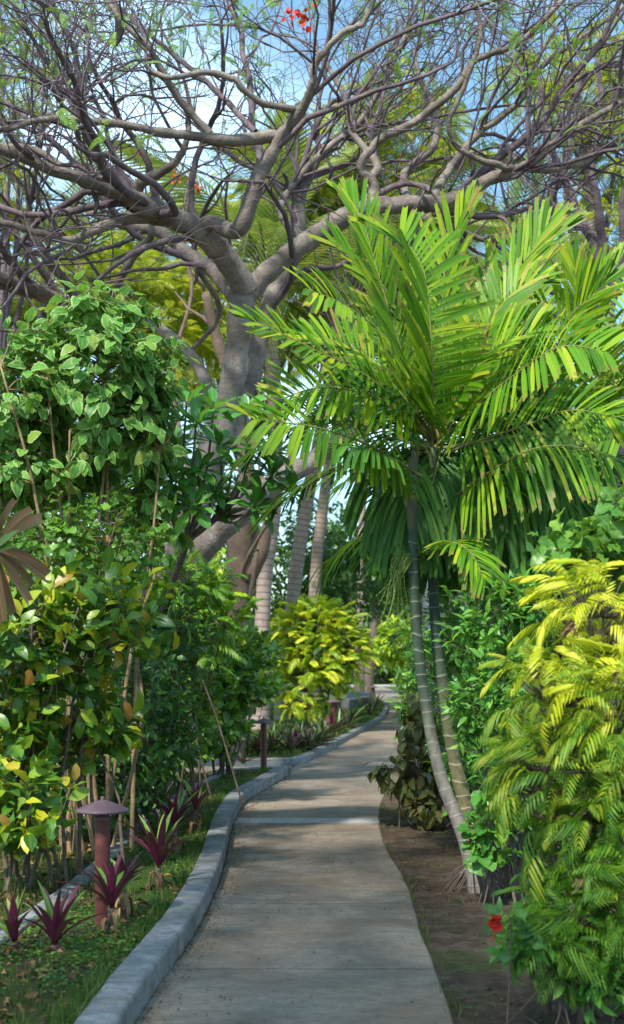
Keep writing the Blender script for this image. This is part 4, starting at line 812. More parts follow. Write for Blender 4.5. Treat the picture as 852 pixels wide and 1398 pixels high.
tr.limb([(337, 400, 13.8, 34), (375, 365, 13.9, 32), (420, 330, 14, 31), (460, 300, 14, 30), (497, 284, 14, 28), (545, 276, 14, 26), (592, 276, 14, 25), (630, 262, 14, 24), (663, 243, 14, 20), (704, 228, 13.9, 17), (745, 200, 13.8, 14), (785, 172, 13.7, 12), (852, 135, 13.5, 10), (910, 110, 13.5, 8)])
tr.limb([(262, 322, 13.4, 28), (290, 302, 13.2, 24), (322, 312, 13.0, 27), (343, 264, 12.9, 27), (373, 203, 12.8, 22), (404, 156, 12.6, 17), (425, 122, 12.4, 13), (430, 91, 12.3, 11), (466, 46, 12.1, 10), (496, 30, 12, 9), (514, -10, 11.9, 8)])
tr.limb([(375, 187, 12.8, 20), (323, 189, 12.6, 19), (272, 184, 12.4, 15), (217, 177, 12.2, 13), (141, 164, 12, 11), (66, 162, 11.8, 10), (0, 177, 11.6, 9), (-60, 185, 11.5, 7)])
tr.limb([(288, 184, 12.5, 13), (252, 146, 12.4, 12), (222, 101, 12.2, 11), (202, 66, 12.1, 10), (167, 30, 12, 9), (140, -10, 12, 7)])
tr.limb([(404, 149, 12.6, 11), (353, 136, 12.4, 10), (323, 111, 12.3, 10), (283, 101, 12.2, 9), (232, 108, 12, 8), (200, 90, 12, 6)])
tr.limb([(348, 180, 12.7, 10), (303, 136, 12.9, 9), (262, 96, 13, 8), (217, 60, 13.1, 7), (175, 20, 13.2, 6)])
tr.limb([(187, 286, 13, 24), (187, 252, 12.9, 20), (217, 232, 12.7, 14), (247, 202, 12.5, 11), (258, 160, 12.5, 9), (236, 120, 12.4, 7)])
tr.limb([(180, 280, 13, 22), (140, 258, 13.1, 16), (90, 230, 13.2, 14), (50, 205, 13.3, 12), (0, 200, 13.3, 10)])
tr.limb([(225, 300, 13.2, 22), (170, 300, 13, 19), (128, 318, 12.9, 15), (95, 330, 12.8, 12), (50, 318, 12.6, 11), (0, 303, 12.5, 10), (-60, 290, 12.4, 8)])
tr.limb([(330, 412, 13.9, 30), (295, 375, 14.2, 24), (255, 345, 14.4, 22), (215, 318, 14.6, 18), (170, 310, 14.8, 12), (120, 290, 15, 9)])
tr.limb([(300, 590, 14, 26), (280, 520, 14.5, 20), (245, 470, 15, 18), (195, 440, 15.3, 17), (130, 430, 15.2, 16), (76, 412, 14.8, 18), (30, 390, 14.3, 18), (-30, 366, 13.9, 16)])
tr.limb([(110, 425, 15., 15), (90, 385, 14.6, 15), (66, 353, 14.2, 14), (40, 300, 14., 10), (48, 245, 13.8, 8), (60, 180, 13.6, 6)])
tr.limb([(100, 418, 15., 14), (50, 405, 14.6, 16), (0, 388, 14.2, 18), (-50, 380, 14., 16)])
tr.limb([(180, 400, 14.6, 12), (160, 385, 14.4, 13), (185, 340, 14.2, 12), (205, 318, 14, 11), (200, 270, 14, 8)])
tr.limb([(497, 288, 14, 24), (514, 253, 14, 18), (496, 223, 13.9, 14), (521, 188, 13.8, 13), (567, 167, 13.7, 12), (623, 122, 13.5, 12), (648, 86, 13.4, 10), (704, 61, 13.2, 9), (770, 0, 13, 8), (800, -30, 13, 6)])
tr.limb([(505, 290, 14, 20), (500, 250, 14.2, 15), (512, 225, 14.3, 14), (480, 180, 14.4, 10), (470, 130, 14.5, 9), (435, 70, 14.6, 7)])
tr.limb([(592, 278, 14, 16), (600, 253, 14.2, 15), (623, 218, 14.3, 13), (653, 182, 14.4, 12), (704, 137, 14.3, 10), (744, 86, 14.2, 8), (852, 10, 14, 7)])
tr.limb([(704, 230, 13.9, 12), (663, 218, 13.7, 9), (623, 198, 13.6, 9), (615, 167, 13.5, 8), (638, 111, 13.4, 8), (658, 50, 13.3, 7), (648, -10, 13.2, 5)])
tr.limb([(700, 232, 13.9, 11), (745, 232, 14, 9), (775, 228, 14.1, 9), (805, 218, 14.2, 9), (852, 192, 14.3, 9), (900, 170, 14.4, 7)])
tr.limb([(785, 172, 13.7, 9), (790, 120, 13.8, 8), (820, 95, 13.9, 8), (860, 82, 14, 7)])
tr.limb([(560, 280, 14, 13), (550, 240, 14.6, 12), (590, 200, 14.8, 11), (592, 150, 15, 9), (570, 90, 15, 7), (575, 40, 15, 6)])
tr.limb([(540, 280, 14, 13), (575, 300, 14.4, 12), (600, 290, 14.6, 10), (640, 320, 15, 9), (690, 330, 15.2, 8)])
tr.limb([(420, 332, 14, 16), (385, 300, 14.5, 14), (387, 270, 14.8, 12), (430, 215, 15, 10), (490, 165, 15.2, 9), (530, 100, 15.3, 8), (560, 30, 15.4, 6)])
tr.limb([(260, 350, 14.4, 10), (300, 420, 15, 9), (270, 470, 15.4, 7), (225, 500, 15.6, 5)])
src = tr.limbs[1:]
ext = tr.grow([a for a in src if a[:, 3].max() > .05], .75, 2.4, 4.8, .5, 13, .06, 8, .2, 1.0, .016, end=False)
src = src+list(ext)
for a in ext: v, q, t, uv = tubes(a[None, :, :3], a[None, :, 3], 8, True); MB().add(v, q, t, uv).build('limb', M['twig'], main)
l1 = tr.grow(src, 2.1, 1.2, 2.9, .45, 9, .20, 7, .25, .8, .009)
l2 = tr.grow(list(l1), 1.7, .5, 1.5, .6, 7, .12, 5, .26, .7, .0065)
l3 = tr.grow(list(l2), 1.2, .25, .8, .6, 6, .15, 4, .3, .8, .0045)
def keep(a, pymax=470):
    m = a[:, -1]; px, py = px_of(m); return a[(py < pymax) & (m[:, 1] > 8) & (py > -450) & (px > -350) & (px < 1200)]
l1, l2, l3 = keep(l1, 420), keep(l2, 400), keep(l3, 390)
print('branches', len(l1), len(l2), len(l3))
big = np.argsort([-(b[:, 3].mean()/b[:, 1].mean()) if inframe(b[[0, 4], :3]).any() else 0 for b in l1])
for r_, i in enumerate(big):
    if r_ >= 270: break
    b = MB(); v, q, t, uv = tubes(l1[i][None, :, :3], l1[i][None, :, 3], 7, True); b.add(v, q, t, uv); b.build('branch', M['twig'], main)
if len(big) > 270:
    b = MB(); r_ = l1[big[270:]]; v, q, t, uv = tubes(r_[:, :, :3], r_[:, :, 3], 6); b.add(v, q, None, uv); b.build('branches', M['twig'], main, kind='stuff')
b = MB()
for a, n in ((l2, 5), (l3, 4)): v, q, t, uv = tubes(a[:, :, :3], a[:, :, 3], n); b.add(v, q, None, uv)
b.build('twigs', M['twig'], main, kind='stuff')
# sprouting young leaves near the top
tips = l3[:, -1, :3]; px, py = px_of(tips); sel = (rng.random(len(tips)) < np.clip(.75-py/330, .05, .75)) & (py < 300) & (rng.random(len(tips)) < .5); O = np.repeat(tips[sel], 2, axis=0)
D = rng.normal(0, .7, O.shape)+np.array([0, 0, .2]); b = MB()
v, q, uv = place(T_bip[1], O, D, np.tile([0, -.2, 1.], (len(O), 1))+rng.normal(0, .3, O.shape), .10+.14*rng.random(len(O))); b.add(v, q, None, uv); b.build('foliage', M['feather2'], main, kind='stuff')
# pods
for px_, py_, d, ln, w in ((155, 8, 12, .46, .09), (88, 85, 12.4, .22, .05), (385, 245, 13, .2, .04), (446, 228, 13, .22, .04), (125, 270, 12.6, .25, .05), (690, 205, 13.5, .25, .05), (640, 225, 13.8, .22, .05), (836, 120, 13.8, .22, .05), (262, 370, 14, .25, .04), (520, 100, 14, .22, .04)):
    a = P(px_, py_-10, d); b = MB(); s = np.linspace(0, 1, 7)[None, :, None]; pts = a[None, None]+np.array([.04, 0, -1.])[None, None]*ln*s+np.array([.05, 0, 0])*np.sin(s*3)
    v, q, t, uv = tubes(pts, (w/2*np.array([.25, .8, 1, 1, 1, .85, .15]))[None], 8, True); c = v.mean(0); v = v.copy(); v[:, 1] = c[1]+(v[:, 1]-c[1])*.45; b.add(v, q, t, uv); b.build('seed_pod', M['pod'], main)
# red blossoms
def blossom(px_, py_, d, r, mat='orange', parent=None, n=12):
    c = P(px_, py_, d); O = c+rng.normal(0, r, (n, 3)); D = rng.normal(size=(n, 3)); b = MB(); v, q, uv = place(T_rnd[0], O, D, rng.normal(size=(n, 3)), np.full(n, r*1.5)); b.add(v, q, None, uv); b.build('blossom', M[mat], parent)
for px_, py_, r in ((395, 17, .035), (415, 27, .05), (407, 22, .03)): blossom(px_, py_, 12.2, r, 'red', main)

# second bare tree behind the palms on the right
t2 = thing('bare_tree', g(835, 18), 'bare dark branched tree behind the palms at the right edge', 'tree')
tb = Tree(t2, M['twig'], M['twig'])
tb.limb([(835, 1050, 18, 46), (840, 700, 18, 38), (832, 480, 18, 30), (826, 390, 18, 26), (818, 340, 18, 18), (795, 300, 18, 14), (770, 243, 18, 12), (745, 180, 18, 9), (735, 100, 18, 7)], 'trunk')
tb.limb([(826, 395, 18, 18), (822, 330, 17.8, 15), (815, 280, 17.6, 13), (808, 220, 17.5, 10), (820, 150, 17.5, 8), (815, 80, 17.5, 6)])
tb.limb([(830, 420, 18, 16), (848, 340, 18, 12), (850, 270, 18, 9), (880, 200, 18, 7)])
tb.limb([(800, 310, 18, 14), (765, 300, 18, 13), (752, 265, 18, 16), (768, 240, 18, 10), (780, 190, 18, 8)])
tb.limb([(832, 470, 18, 16), (760, 400, 18, 12), (700, 380, 18.2, 11), (640, 370, 18.4, 10), (600, 340, 18.6, 8)])
m1_ = tb.grow(tb.limbs[1:], 1.1, .7, 1.8, .45, 7, .3, 6, .18, .5, .008); m2_ = tb.grow(list(m1_), 1.2, .4, 1.1, .5, 6, .25, 5, .2, .6, .005)
b = MB(); m1_, m2_ = keep(m1_, 420), keep(m2_, 400)
for a in m1_: v, q, t, uv = tubes(a[None, :, :3], a[None, :, 3], 6, True); MB().add(v, q, t, uv).build('branch', M['twig'], t2)
v, q, t, uv = tubes(m2_[:, :, :3], m2_[:, :, 3], 4); b.add(v, q, None, uv); b.build('twigs', M['twig'], t2, kind='stuff')
print('tree done', len(bpy.data.objects))

# ================================================================== COCONUT PALMS
T_coc = []
for arch, dr in ((.5, .5), (.9, .7), (.25, .5), (1.3, .8)):
    T_coc.append(frond_tpl(34, 1., .24, .017, arch, dr, .12, 62, 3, rach=.009))
def coconut(label, pts, w0, w1, nf=18, fl=3.2, seedr=1, crown=True, ivy=False, mat='coco'):
    p = [P(x, y, d) for x, y, d in pts]; base = p[0].copy(); base[2] = -.03; p[0] = base
    root = thing('coconut_palm', (base[0], base[1], 0), label, 'palm tree', 'coconut palms behind the garden')
    d = pts[0][2]; r = np.linspace(w0, w1, len(p))/2/F*d; r[0] *= 1.5
    b = MB(); tube(b, p, r, 14, 10, True); b.build('trunk', M['coctrunk'], root)
    if crown:
        c = p[-1]; ups = nrm(p[-1]-p[-2])
        for k in range(nf):
            az = k*2.4+rng.random()*.4; el = 1.25-1.75*(k/nf)+rng.normal(0, .08)
            D = np.array([math.cos(az)*math.cos(el), math.sin(az)*math.cos(el), math.sin(el)])
            Nn = np.array([-math.cos(az)*math.sin(el), -math.sin(az)*math.sin(el), math.cos(el)]) if el > -1.2 else np.array([0, 0, 1.])
            key = ('coc', k % 4, mat)
            if key not in _mc:
                v, q, uv = T_coc[k % 4]; me = MB().add(v, q, None, uv).mesh('frond'); me.materials.append(M[mat]); _mc[key] = me
            o = bpy.data.objects.new('frond', _mc[key]); C.objects.link(o); o.parent = root
            X = nrm(np.cross(D, Nn)); Z = np.cross(X, D); s = fl*(.85+.3*rng.random()); q_ = c-np.array([base[0], base[1], 0])
            o.matrix_basis = Matrix(((X[0]*s, D[0]*s, Z[0]*s, q_[0]), (X[1]*s, D[1]*s, Z[1]*s, q_[1]), (X[2]*s, D[2]*s, Z[2]*s, q_[2]), (0, 0, 0, 1)))
    return root
coconut('thick leaning coconut palm trunk between the big tree and the yellow green bush', [(388, 970, 30), (395, 880, 30), (404, 780, 30), (420, 680, 30), (436, 600, 30), (458, 470, 30), (470, 345, 30)], 21, 16, 20, 4.3)
coconut('slimmer leaning coconut palm trunk right of the thick one', [(425, 950, 36), (430, 800, 36), (440, 700, 36), (456, 600, 36), (490, 470, 36), (510, 400, 36)], 17, 13, 18, 4.2)
coconut('straight coconut palm trunk beside the dark knotted trunk', [(352, 985, 26), (357, 880, 26), (362, 780, 26), (374, 690, 26), (375, 560, 26), (365, 400, 26)], 23, 19, 18, 3.8)
coconut('thin distant coconut palm trunk against the bright sky gap', [(490, 935, 48), (493, 760, 48), (497, 640, 48), (505, 500, 48), (515, 420, 48)], 11, 9, 16, 4.6)
coconut('coconut palm behind the canopy at the left', [(150, 960, 34), (160, 760, 34), (150, 560, 34), (120, 400, 34)], 17, 13, 18, 4.4)
coconut('coconut palm rising behind the right hand palm clump', [(720, 960, 34), (715, 760, 34), (700, 560, 34), (690, 440, 34)], 17, 13, 18, 4.2)
coconut('far coconut palm left of the bright sky gap', [(560, 945, 42), (575, 760, 42), (590, 560, 42), (580, 380, 42)], 12, 10, 16, 4.4)
# dark knotted trunk
kt = thing('knotted_tree', g(318, 19), 'knotted brown tree trunk between the leaning tree and the coconut trunks', 'tree')
kb2 = Tree(kt, M['bark2'], M['bark2'])
kb2.limb([(318, 1040, 19, 44), (322, 900, 19, 36), (330, 800, 19, 36), (332, 745, 19, 44), (345, 700, 19, 34), (340, 640, 19, 26), (330, 560, 19, 22), (300, 470, 19, 18), (280, 400, 19, 14)], 'trunk')
kb2.limb([(340, 790, 19, 20), (358, 745, 18.8, 20), (366, 700, 18.8, 14), (355, 650, 18.8, 12)])
kb2.limb([(333, 860, 18.5, 7), (343, 800, 18.5, 7), (352, 750, 18.5, 6)])
b = MB(); gg = kb2.grow(kb2.limbs[:2], .8, .8, 1.8, .4, 7, .4, 6, .2, .5, .01); v, q, t, uv = tubes(gg[:, :, :3], gg[:, :, 3], 6); b.add(v, q, None, uv); b.build('branches', M['bark2'], kt, kind='stuff')

# ================================================================== FEATHERY BACKGROUND TREES
def feather_tree(label, base, top, blobs, n, s0, s1, w, mat='feather', cat='tree', name='feathery_tree', flat=.35, tpl=None, group='feathery trees behind the bare branches'):
    bx, by = base; root = thing(name, (bx, by, 0), label, cat, group); bl = np.array(blobs)
    sb = MB(); c0 = bl[0, :3]; tube(sb, [(bx, by, -.03), ((bx*2+c0[0])/3+.2, by, c0[2]*.35), ((bx+c0[0]*2)/3, (by+c0[1])/2, c0[2]*.65), c0], [w, w*.8, w*.6, w*.35], 10, 6); sb.build('trunk', M['bark'], root)
    for q_ in bl:
        for k in range(3):
            e = q_[:3]+rng.normal(0, .35, 3)*q_[3:6]; s_ = np.array([bx+(c0[0]-bx)*.6, by, c0[2]*.6]); m = (s_+e)/2+rng.normal(0, .3, 3); m[2] += .2
            lb = MB(); tube(lb, [s_, m, e], [w*.4, w*.25, w*.1], 6, 6); lb.build('limb', M['twig'], root)
    O, ou, k = shell_pts(blobs, n, .2, .3)
    lay = .55; O[:, 2] = O[:, 2]*.35+np.round(O[:, 2]/lay)*lay*.65+rng.normal(0, .05, n)
    D = ou*np.array([1, 1, flat])+rng.normal(0, .4, (n, 3))*np.array([1, 1, .5]); D[:, 2] -= .15; Nn = np.array([0, 0, 1.])+rng.normal(0, .25, (n, 3)); sz = s0+(s1-s0)*rng.random(n)
    v_ = rng.integers(0, 2, n); b = MB()
    for j in (0, 1):
        s_ = v_ == j; v, q, uv = place((tpl or T_bip)[j], O[s_], D[s_], Nn[s_], sz[s_]); b.add(v, q, None, uv)
    b.build('crown', M[mat], root, kind='stuff'); return root
feather_tree('olive yellow feathery tree behind the bare branches at the left', (g(60, 24)[0], 24), 0, [B(60, 390, 24, 130, 60, 1.8), B(200, 420, 25, 120, 55, 1.8), B(-40, 440, 24, 100, 70, 1.5), B(250, 470, 24, 70, 40, 1.2)], 1500, .35, .6, .2)
feather_tree('yellow green feathery tree behind the fork of the big tree', (g(330, 35)[0]+.5, 35), 0, [B(320, 430, 35, 110, 60, 1.8), B(420, 390, 36, 90, 60, 1.8), B(300, 530, 35, 70, 60, 1.4), B(240, 360, 36, 90, 35, 1.6)], 1500, .45, .8, .25)
feather_tree('green feathery tree high behind the middle of the canopy', (g(640, 30)[0], 30), 0, [B(480, 210, 30, 110, 50, 2.), B(400, 260, 30, 90, 40, 2.), B(560, 170, 30, 80, 40, 1.8), B(560, 260, 30, 80, 35, 1.6)], 1050, .4, .7, .22)
feather_tree('green feathery tree against the sky at the right edge', (g(840, 26)[0], 26), 0, [B(800, 140, 26, 60, 45, 1.6), B(845, 220, 26, 55, 60, 1.6), B(860, 80, 26, 50, 40, 1.4), B(830, 310, 25, 45, 40, 1.2), B(740, 100, 27, 40, 25, 1.)], 850, .35, .6, .2)
feather_tree('feathery tree low behind the canopy at the far left edge', (g(-30, 22)[0], 22), 0, [B(10, 250, 22, 50, 35, 1.2), B(20, 110, 22, 50, 35, 1.2), B(-20, 190, 22, 40, 40, 1.2)], 330, .3, .5, .16)
# orange flowers in canopy behind
fl = thing('flowering_tree', g(250, 22), 'slender tree with a few orange red blossoms behind the canopy', 'tree')
b = MB(); tube(b, [g(250, 22, -.03), P(262, 700, 22), P(235, 520, 22), P(262, 400, 22), P(248, 330, 22), P(255, 258, 22)], [.05, .045, .04, .035, .03, .02], 8, 6); b.build('trunk', M['bark2'], fl)
for px_, py_, r in ((240, 243, .05), (268, 256, .065), (190, 208, .03)): blossom(px_, py_, 22, r, 'orange', fl, 16)
# solid leafy trees in the distance
def bg_tree(name, label, base, blobs, n, s0, s1, mat, w=.15, group=None, cat='tree'):
    base = np.array([base[0], base[1], 0.]); root = thing(name, base, label, cat, group); bl = np.array(blobs)
    sb = MB(); tube(sb, [base-np.array([0, 0, .03]), base*.5+bl[0, :3]*.5, bl[0, :3]], [w, w*.7, w*.4], 8, 5); sb.build('trunk', M['stem'], root)
    O, ou, k = shell_pts(blobs, n, .45, .3); O[:, 2] = np.maximum(O[:, 2], .05)
    D = ou+rng.normal(0, .6, (n, 3)); D[:, 2] -= .3; Nn = ou*.7+np.array([0, 0, .7])+rng.normal(0, .4, (n, 3)); b = MB()
    v, q, uv = place(T_bg[0], O, D, Nn, s0+(s1-s0)*rng.random(n)); b.add(v, q, None, uv); b.build('crown', M[mat], root, kind='stuff'); return root
frondbush('golden_bush', 'rounded yellow green bush standing on the lawn by the bend', 'shrub', g(430, 27), [B(438, 885, 27, 48, 52, .8), B(418, 938, 27, 36, 38, .7), B(468, 890, 27, 32, 42, .7), B(432, 848, 27, 28, 22, .5), B(404, 868, 27.2, 22, 34, .5)],
          900, .24, .42, ['bgleaf', 'bglime', 'gold'], lambda O: (1*(rng.random(len(O)) < .93)+1*(rng.random(len(O)) < .35)).astype(int), nstem=5, stemr=.03, inner=.5, cap=300, minpx=10)
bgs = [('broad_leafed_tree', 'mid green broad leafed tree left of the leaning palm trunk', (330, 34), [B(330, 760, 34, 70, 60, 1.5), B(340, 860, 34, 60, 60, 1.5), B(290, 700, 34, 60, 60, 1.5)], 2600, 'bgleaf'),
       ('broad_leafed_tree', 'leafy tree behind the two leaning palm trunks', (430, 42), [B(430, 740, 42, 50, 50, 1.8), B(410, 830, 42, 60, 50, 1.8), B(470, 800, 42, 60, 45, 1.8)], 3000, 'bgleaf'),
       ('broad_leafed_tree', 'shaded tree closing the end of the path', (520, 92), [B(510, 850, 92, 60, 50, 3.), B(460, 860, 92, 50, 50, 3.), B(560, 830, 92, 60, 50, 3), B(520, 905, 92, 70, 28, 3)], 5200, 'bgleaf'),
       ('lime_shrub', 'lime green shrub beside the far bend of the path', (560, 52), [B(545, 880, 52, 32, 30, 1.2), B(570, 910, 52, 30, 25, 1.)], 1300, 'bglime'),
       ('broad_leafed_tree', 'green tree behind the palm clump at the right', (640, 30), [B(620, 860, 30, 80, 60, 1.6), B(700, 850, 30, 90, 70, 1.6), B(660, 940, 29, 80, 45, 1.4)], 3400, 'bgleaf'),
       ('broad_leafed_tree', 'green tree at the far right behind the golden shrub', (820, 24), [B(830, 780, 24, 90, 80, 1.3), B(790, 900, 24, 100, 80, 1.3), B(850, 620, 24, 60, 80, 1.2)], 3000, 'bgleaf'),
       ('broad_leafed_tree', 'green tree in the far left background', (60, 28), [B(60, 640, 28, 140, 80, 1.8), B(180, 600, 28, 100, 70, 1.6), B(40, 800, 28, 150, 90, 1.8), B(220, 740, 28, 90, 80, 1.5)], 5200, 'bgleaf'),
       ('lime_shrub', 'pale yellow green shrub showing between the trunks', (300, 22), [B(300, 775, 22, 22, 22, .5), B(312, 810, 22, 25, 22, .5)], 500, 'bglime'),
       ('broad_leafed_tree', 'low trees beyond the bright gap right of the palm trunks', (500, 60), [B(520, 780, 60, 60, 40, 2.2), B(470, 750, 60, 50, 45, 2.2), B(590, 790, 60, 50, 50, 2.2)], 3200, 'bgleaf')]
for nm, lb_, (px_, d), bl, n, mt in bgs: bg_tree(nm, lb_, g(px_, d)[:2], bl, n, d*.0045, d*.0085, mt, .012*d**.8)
# distant belt
O = []
n = 26000; x = rng.uniform(-75, 75, n); h = 9+3.5*np.sin(x*.21)+2*np.sin(x*.63+1)+1.2*np.sin(x*1.7); z = h*rng.random(n)**.7; y = 112+6*rng.random(n)+3*np.sin(x*.4)
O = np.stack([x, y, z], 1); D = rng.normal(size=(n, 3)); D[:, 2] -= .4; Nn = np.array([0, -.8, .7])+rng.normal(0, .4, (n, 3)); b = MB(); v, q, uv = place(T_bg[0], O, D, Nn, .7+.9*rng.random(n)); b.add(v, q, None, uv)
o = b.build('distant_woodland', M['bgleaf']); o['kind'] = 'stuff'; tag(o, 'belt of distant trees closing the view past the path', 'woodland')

# unseen tree added beside the viewer, crown shaped to shade the near path
bg_tree('added_shade_tree', 'leafy tree standing behind the viewer on the left, its crown shading the near path', (-4.4, 3.2), [(-2.95, 1.9, 7.6, .9, 3.5, .7), (-3.2, -1.0, 7.8, 1.3, 2., .8)], 3000, .16, .28, 'bgleaf', .16)
# white house glimpsed behind the palms
hs = thing('white_house', (4.6, 36, 0), 'white rendered house glimpsed behind the palm stems', 'house')
def box(b, x0, x1, y0, y1, z0, z1):
    b.add([(x0, y0, z0), (x1, y0, z0), (x1, y1, z0), (x0, y1, z0), (x0, y0, z1), (x1, y0, z1), (x1, y1, z1), (x0, y1, z1)], [(0, 1, 5, 4), (1, 2, 6, 5), (2, 3, 7, 6), (3, 0, 4, 7), (4, 5, 6, 7), (3, 2, 1, 0)])
b = MB(); box(b, 3.7, 10.5, 36, 42, -.03, 5.6); b.build('wall', M['wall'], hs, smooth=False)
b = MB(); b.add([(3.3, 35.6, 5.55), (10.9, 35.6, 5.55), (10.9, 42.4, 5.55), (3.3, 42.4, 5.55), (5, 39, 7.3), (8.4, 39, 7.3)], [(0, 1, 5, 4), (2, 3, 4, 5)], [(1, 2, 5), (3, 0, 4)]); b.add([(3.3, 35.6, 5.5), (10.9, 35.6, 5.5), (10.9, 42.4, 5.5), (3.3, 42.4, 5.5)], [(3, 2, 1, 0)]); b.build('roof', M['roof'], hs, smooth=False)
for wx in (4.4, 6.2, 8.5):
    for wz in (1.0, 3.6):
        b = MB()
        for a in ((wx, wx+1.1, wz, wz+.07), (wx, wx+1.1, wz+1.23, wz+1.3), (wx, wx+.07, wz+.07, wz+1.23), (wx+1.03, wx+1.1, wz+.07, wz+1.23), (wx+.52, wx+.58, wz+.07, wz+1.23)): box(b, a[0], a[1], 35.94, 35.997, a[2], a[3])
        f = b.build('window', M['wall'], hs, smooth=False); b = MB(); b.add([(wx+.07, 35.98, wz+.07), (wx+1.03, 35.98, wz+.07), (wx+1.03, 35.98, wz+1.23), (wx+.07, 35.98, wz+1.23)], [(0, 1, 2, 3)]); b.build('pane', M['glass'], f, smooth=False)
print('background done', len(bpy.data.objects))

# ================================================================== LAMPS
def lathe(prof, n=24):
    th = np.linspace(0, 2*np.pi, n, endpoint=False); v = np.array([[(r*math.cos(a), r*math.sin(a), z) for a in th] for r, z in prof]).reshape(-1, 3)
    q = [(i*n+j, i*n+(j+1) % n, (i+1)*n+(j+1) % n, (i+1)*n+j) for i in range(len(prof)-1) for j in range(n)]; return v, q
def lamp(x, y, z, label, h=.86):
    r = thing('path_lamp', (x, y, z), label, 'path lamp', 'mushroom lamps along the path'); o3 = np.array([x, y, z])
    v, q = lathe([(.041, -.06), (.041, h-.10)]); MB().add(v+o3, q).build('post', M['lamp'], r)
    v, q = lathe([(.036, h-.10), (.036, h-.03)]); MB().add(v+o3, q).build('neck', M['lamp'], r)
    v, q = lathe([(.002, h-.004), (.05, h-.02), (.11, h-.045), (.138, h-.058), (.143, h-.066), (.138, h-.072), (.06, h-.05), (.03, h-.04)]); MB().add(v+o3, q).build('cap', M['lampcap'], r)
    v, q = lathe([(.041, -.06), (.058, -.058), (.058, .012), (.054, .018), (.041, .02)]); MB().add(v+o3, q).build('base_collar', M['lamp'], r)
    v, q = lathe([(.041, h-.115), (.045, h-.112), (.045, h-.098), (.036, h-.094)]); MB().add(v+o3, q).build('rim', M['lampcap'], r)
    for a_ in (0.4, 2.5, 4.6):
        v, q = lathe([(.001, .006), (.005, .005), (.006, 0)], 8); v = np.array([(math.cos(a_)*(.041+p_[2])-math.sin(a_)*p_[0], math.sin(a_)*(.041+p_[2])+math.cos(a_)*p_[0], p_[1]+h-.14) for p_ in v]); MB().add(v+o3, q).build('screw', M['lampcap'], r)
    v, q = lathe([(.002, h+.012), (.009, h+.010), (.012, h+.002), (.012, h-.01)], 12); MB().add(v+o3, q).build('finial', M['lampcap'], r)
dl = 1700*.286/73
c = P(140, 1090, dl); lamp(c[0], c[1], c[2]-.86, 'nearest mushroom lamp with maroon cap, beside the purple leaved plants', .86)
c = P(360, 980, 16.3); lamp(c[0], c[1], .08, 'mushroom lamp at the corner of the kerb, its cap against the glossy shrub', c[2]-.08)
c = P(455, 962, 24.5); lamp(c[0], c[1], .08, 'mushroom lamp among the purple plants by the golden bush', .72)
c = P(510, 940, 38); lamp(c[0], c[1], .08, 'farthest mushroom lamp on the bend of the path', .74)

# ================================================================== PURPLE STRAP LEAVED PLANTS
def strapplant(root_pos, nl, ln, w, mats, part=True, stem_h=.0, lean=(0, 0), openness=.9, label='', name='strap_leaved_plant', group='purple strap leaved plants'):
    x, y, z = root_pos; r = thing(name, (x, y, z), label, 'plant', group); base = np.array([x, y, z]); top = base+np.array([lean[0], lean[1], stem_h])
    if stem_h > .05:
        b = MB(); tube(b, [base-np.array([0, 0, .03]), (base+top)/2+np.array([.01, .01, 0]), top], [.02, .017, .02], 7, 6, True, .3); b.build('stem', M['stem'], r)
        for k in range(10):   # dry old leaf bases round the stem
            a = rng.random()*6.28; p0 = base+(top-base)*(.35+.6*k/10); d = np.array([math.cos(a), math.sin(a), 0]); s = np.linspace(0, 1, 4)[None, :, None]
            pts = (p0+d*.015)[None, None]+d[None, None]*.05*s*(1.5-s)+np.array([0, 0, -1.])*.11*s**2; b = MB(); strips(b, pts, np.array([[.028, .03, .02, .006]]), [d+np.array([0, 0, .5])], .4); b.build('dry_leaf', M['dry'], r)
    K = 7
    for k in range(nl):
        a = k*2.4+rng.random()*.5; f = k/nl; el = 1.45-openness*f**.8*1.15+rng.normal(0, .06); d = np.array([math.cos(a), math.sin(a), 0]); L = ln*(.7+.4*math.sin(math.pi*(.25+.6*f))+rng.normal(0, .13)); a += rng.normal(0, .35); el += rng.normal(0, .1)
        s = np.linspace(0, 1, K)[:, None]; pts = top+d*L*s*math.cos(el)+np.array([0, 0, 1.])*L*s*math.sin(el)+(d*.25*L-np.array([0, 0, 1.])*.22*L)*s**2.5*(.2+f)
        wd = w*np.array([.75, .9, 1., .95, .8, .5, .05])*(.8+.4*rng.random()); b = MB(); up_ = np.array([-d[0]*math.sin(el), -d[1]*math.sin(el), math.cos(el)])
        strips(b, pts[None], wd[None], [up_], .3); m = mats[int(rng.random()*len(mats))]; b.build('leaf', M[m], r)
    return r
mixm = ['rhoeo', 'rhoeo_p', 'rhoeo']; mixp = ['rhoeo_p', 'rhoeo', 'rhoeo_p', 'rhoeo']
nears = [(205, 1185, 7.75, 15, .36, .36, 'tallest purple and lime strap leaved plant, right of the nearest lamp'), (240, 1130, 9.2, 14, .30, .30, 'purple strap leaved plant above the edging, beyond the tallest one'),
         (262, 1108, 10.2, 10, .28, .25, 'slim purple strap leaved plant farthest along the narrow bed'), (143, 1240, 6.5, 12, .30, .24, 'purple strap leaved plant at the foot of the nearest lamp'),
         (75, 1290, 6.0, 13, .30, .10, 'purple strap leaved plant at the lower left corner'), (22, 1300, 6.1, 9, .26, .05, 'small purple strap leaved plant at the left edge'), (172, 1215, 6.9, 9, .24, .22, 'small purple plant between lamp and tallest strap leaved plant')]
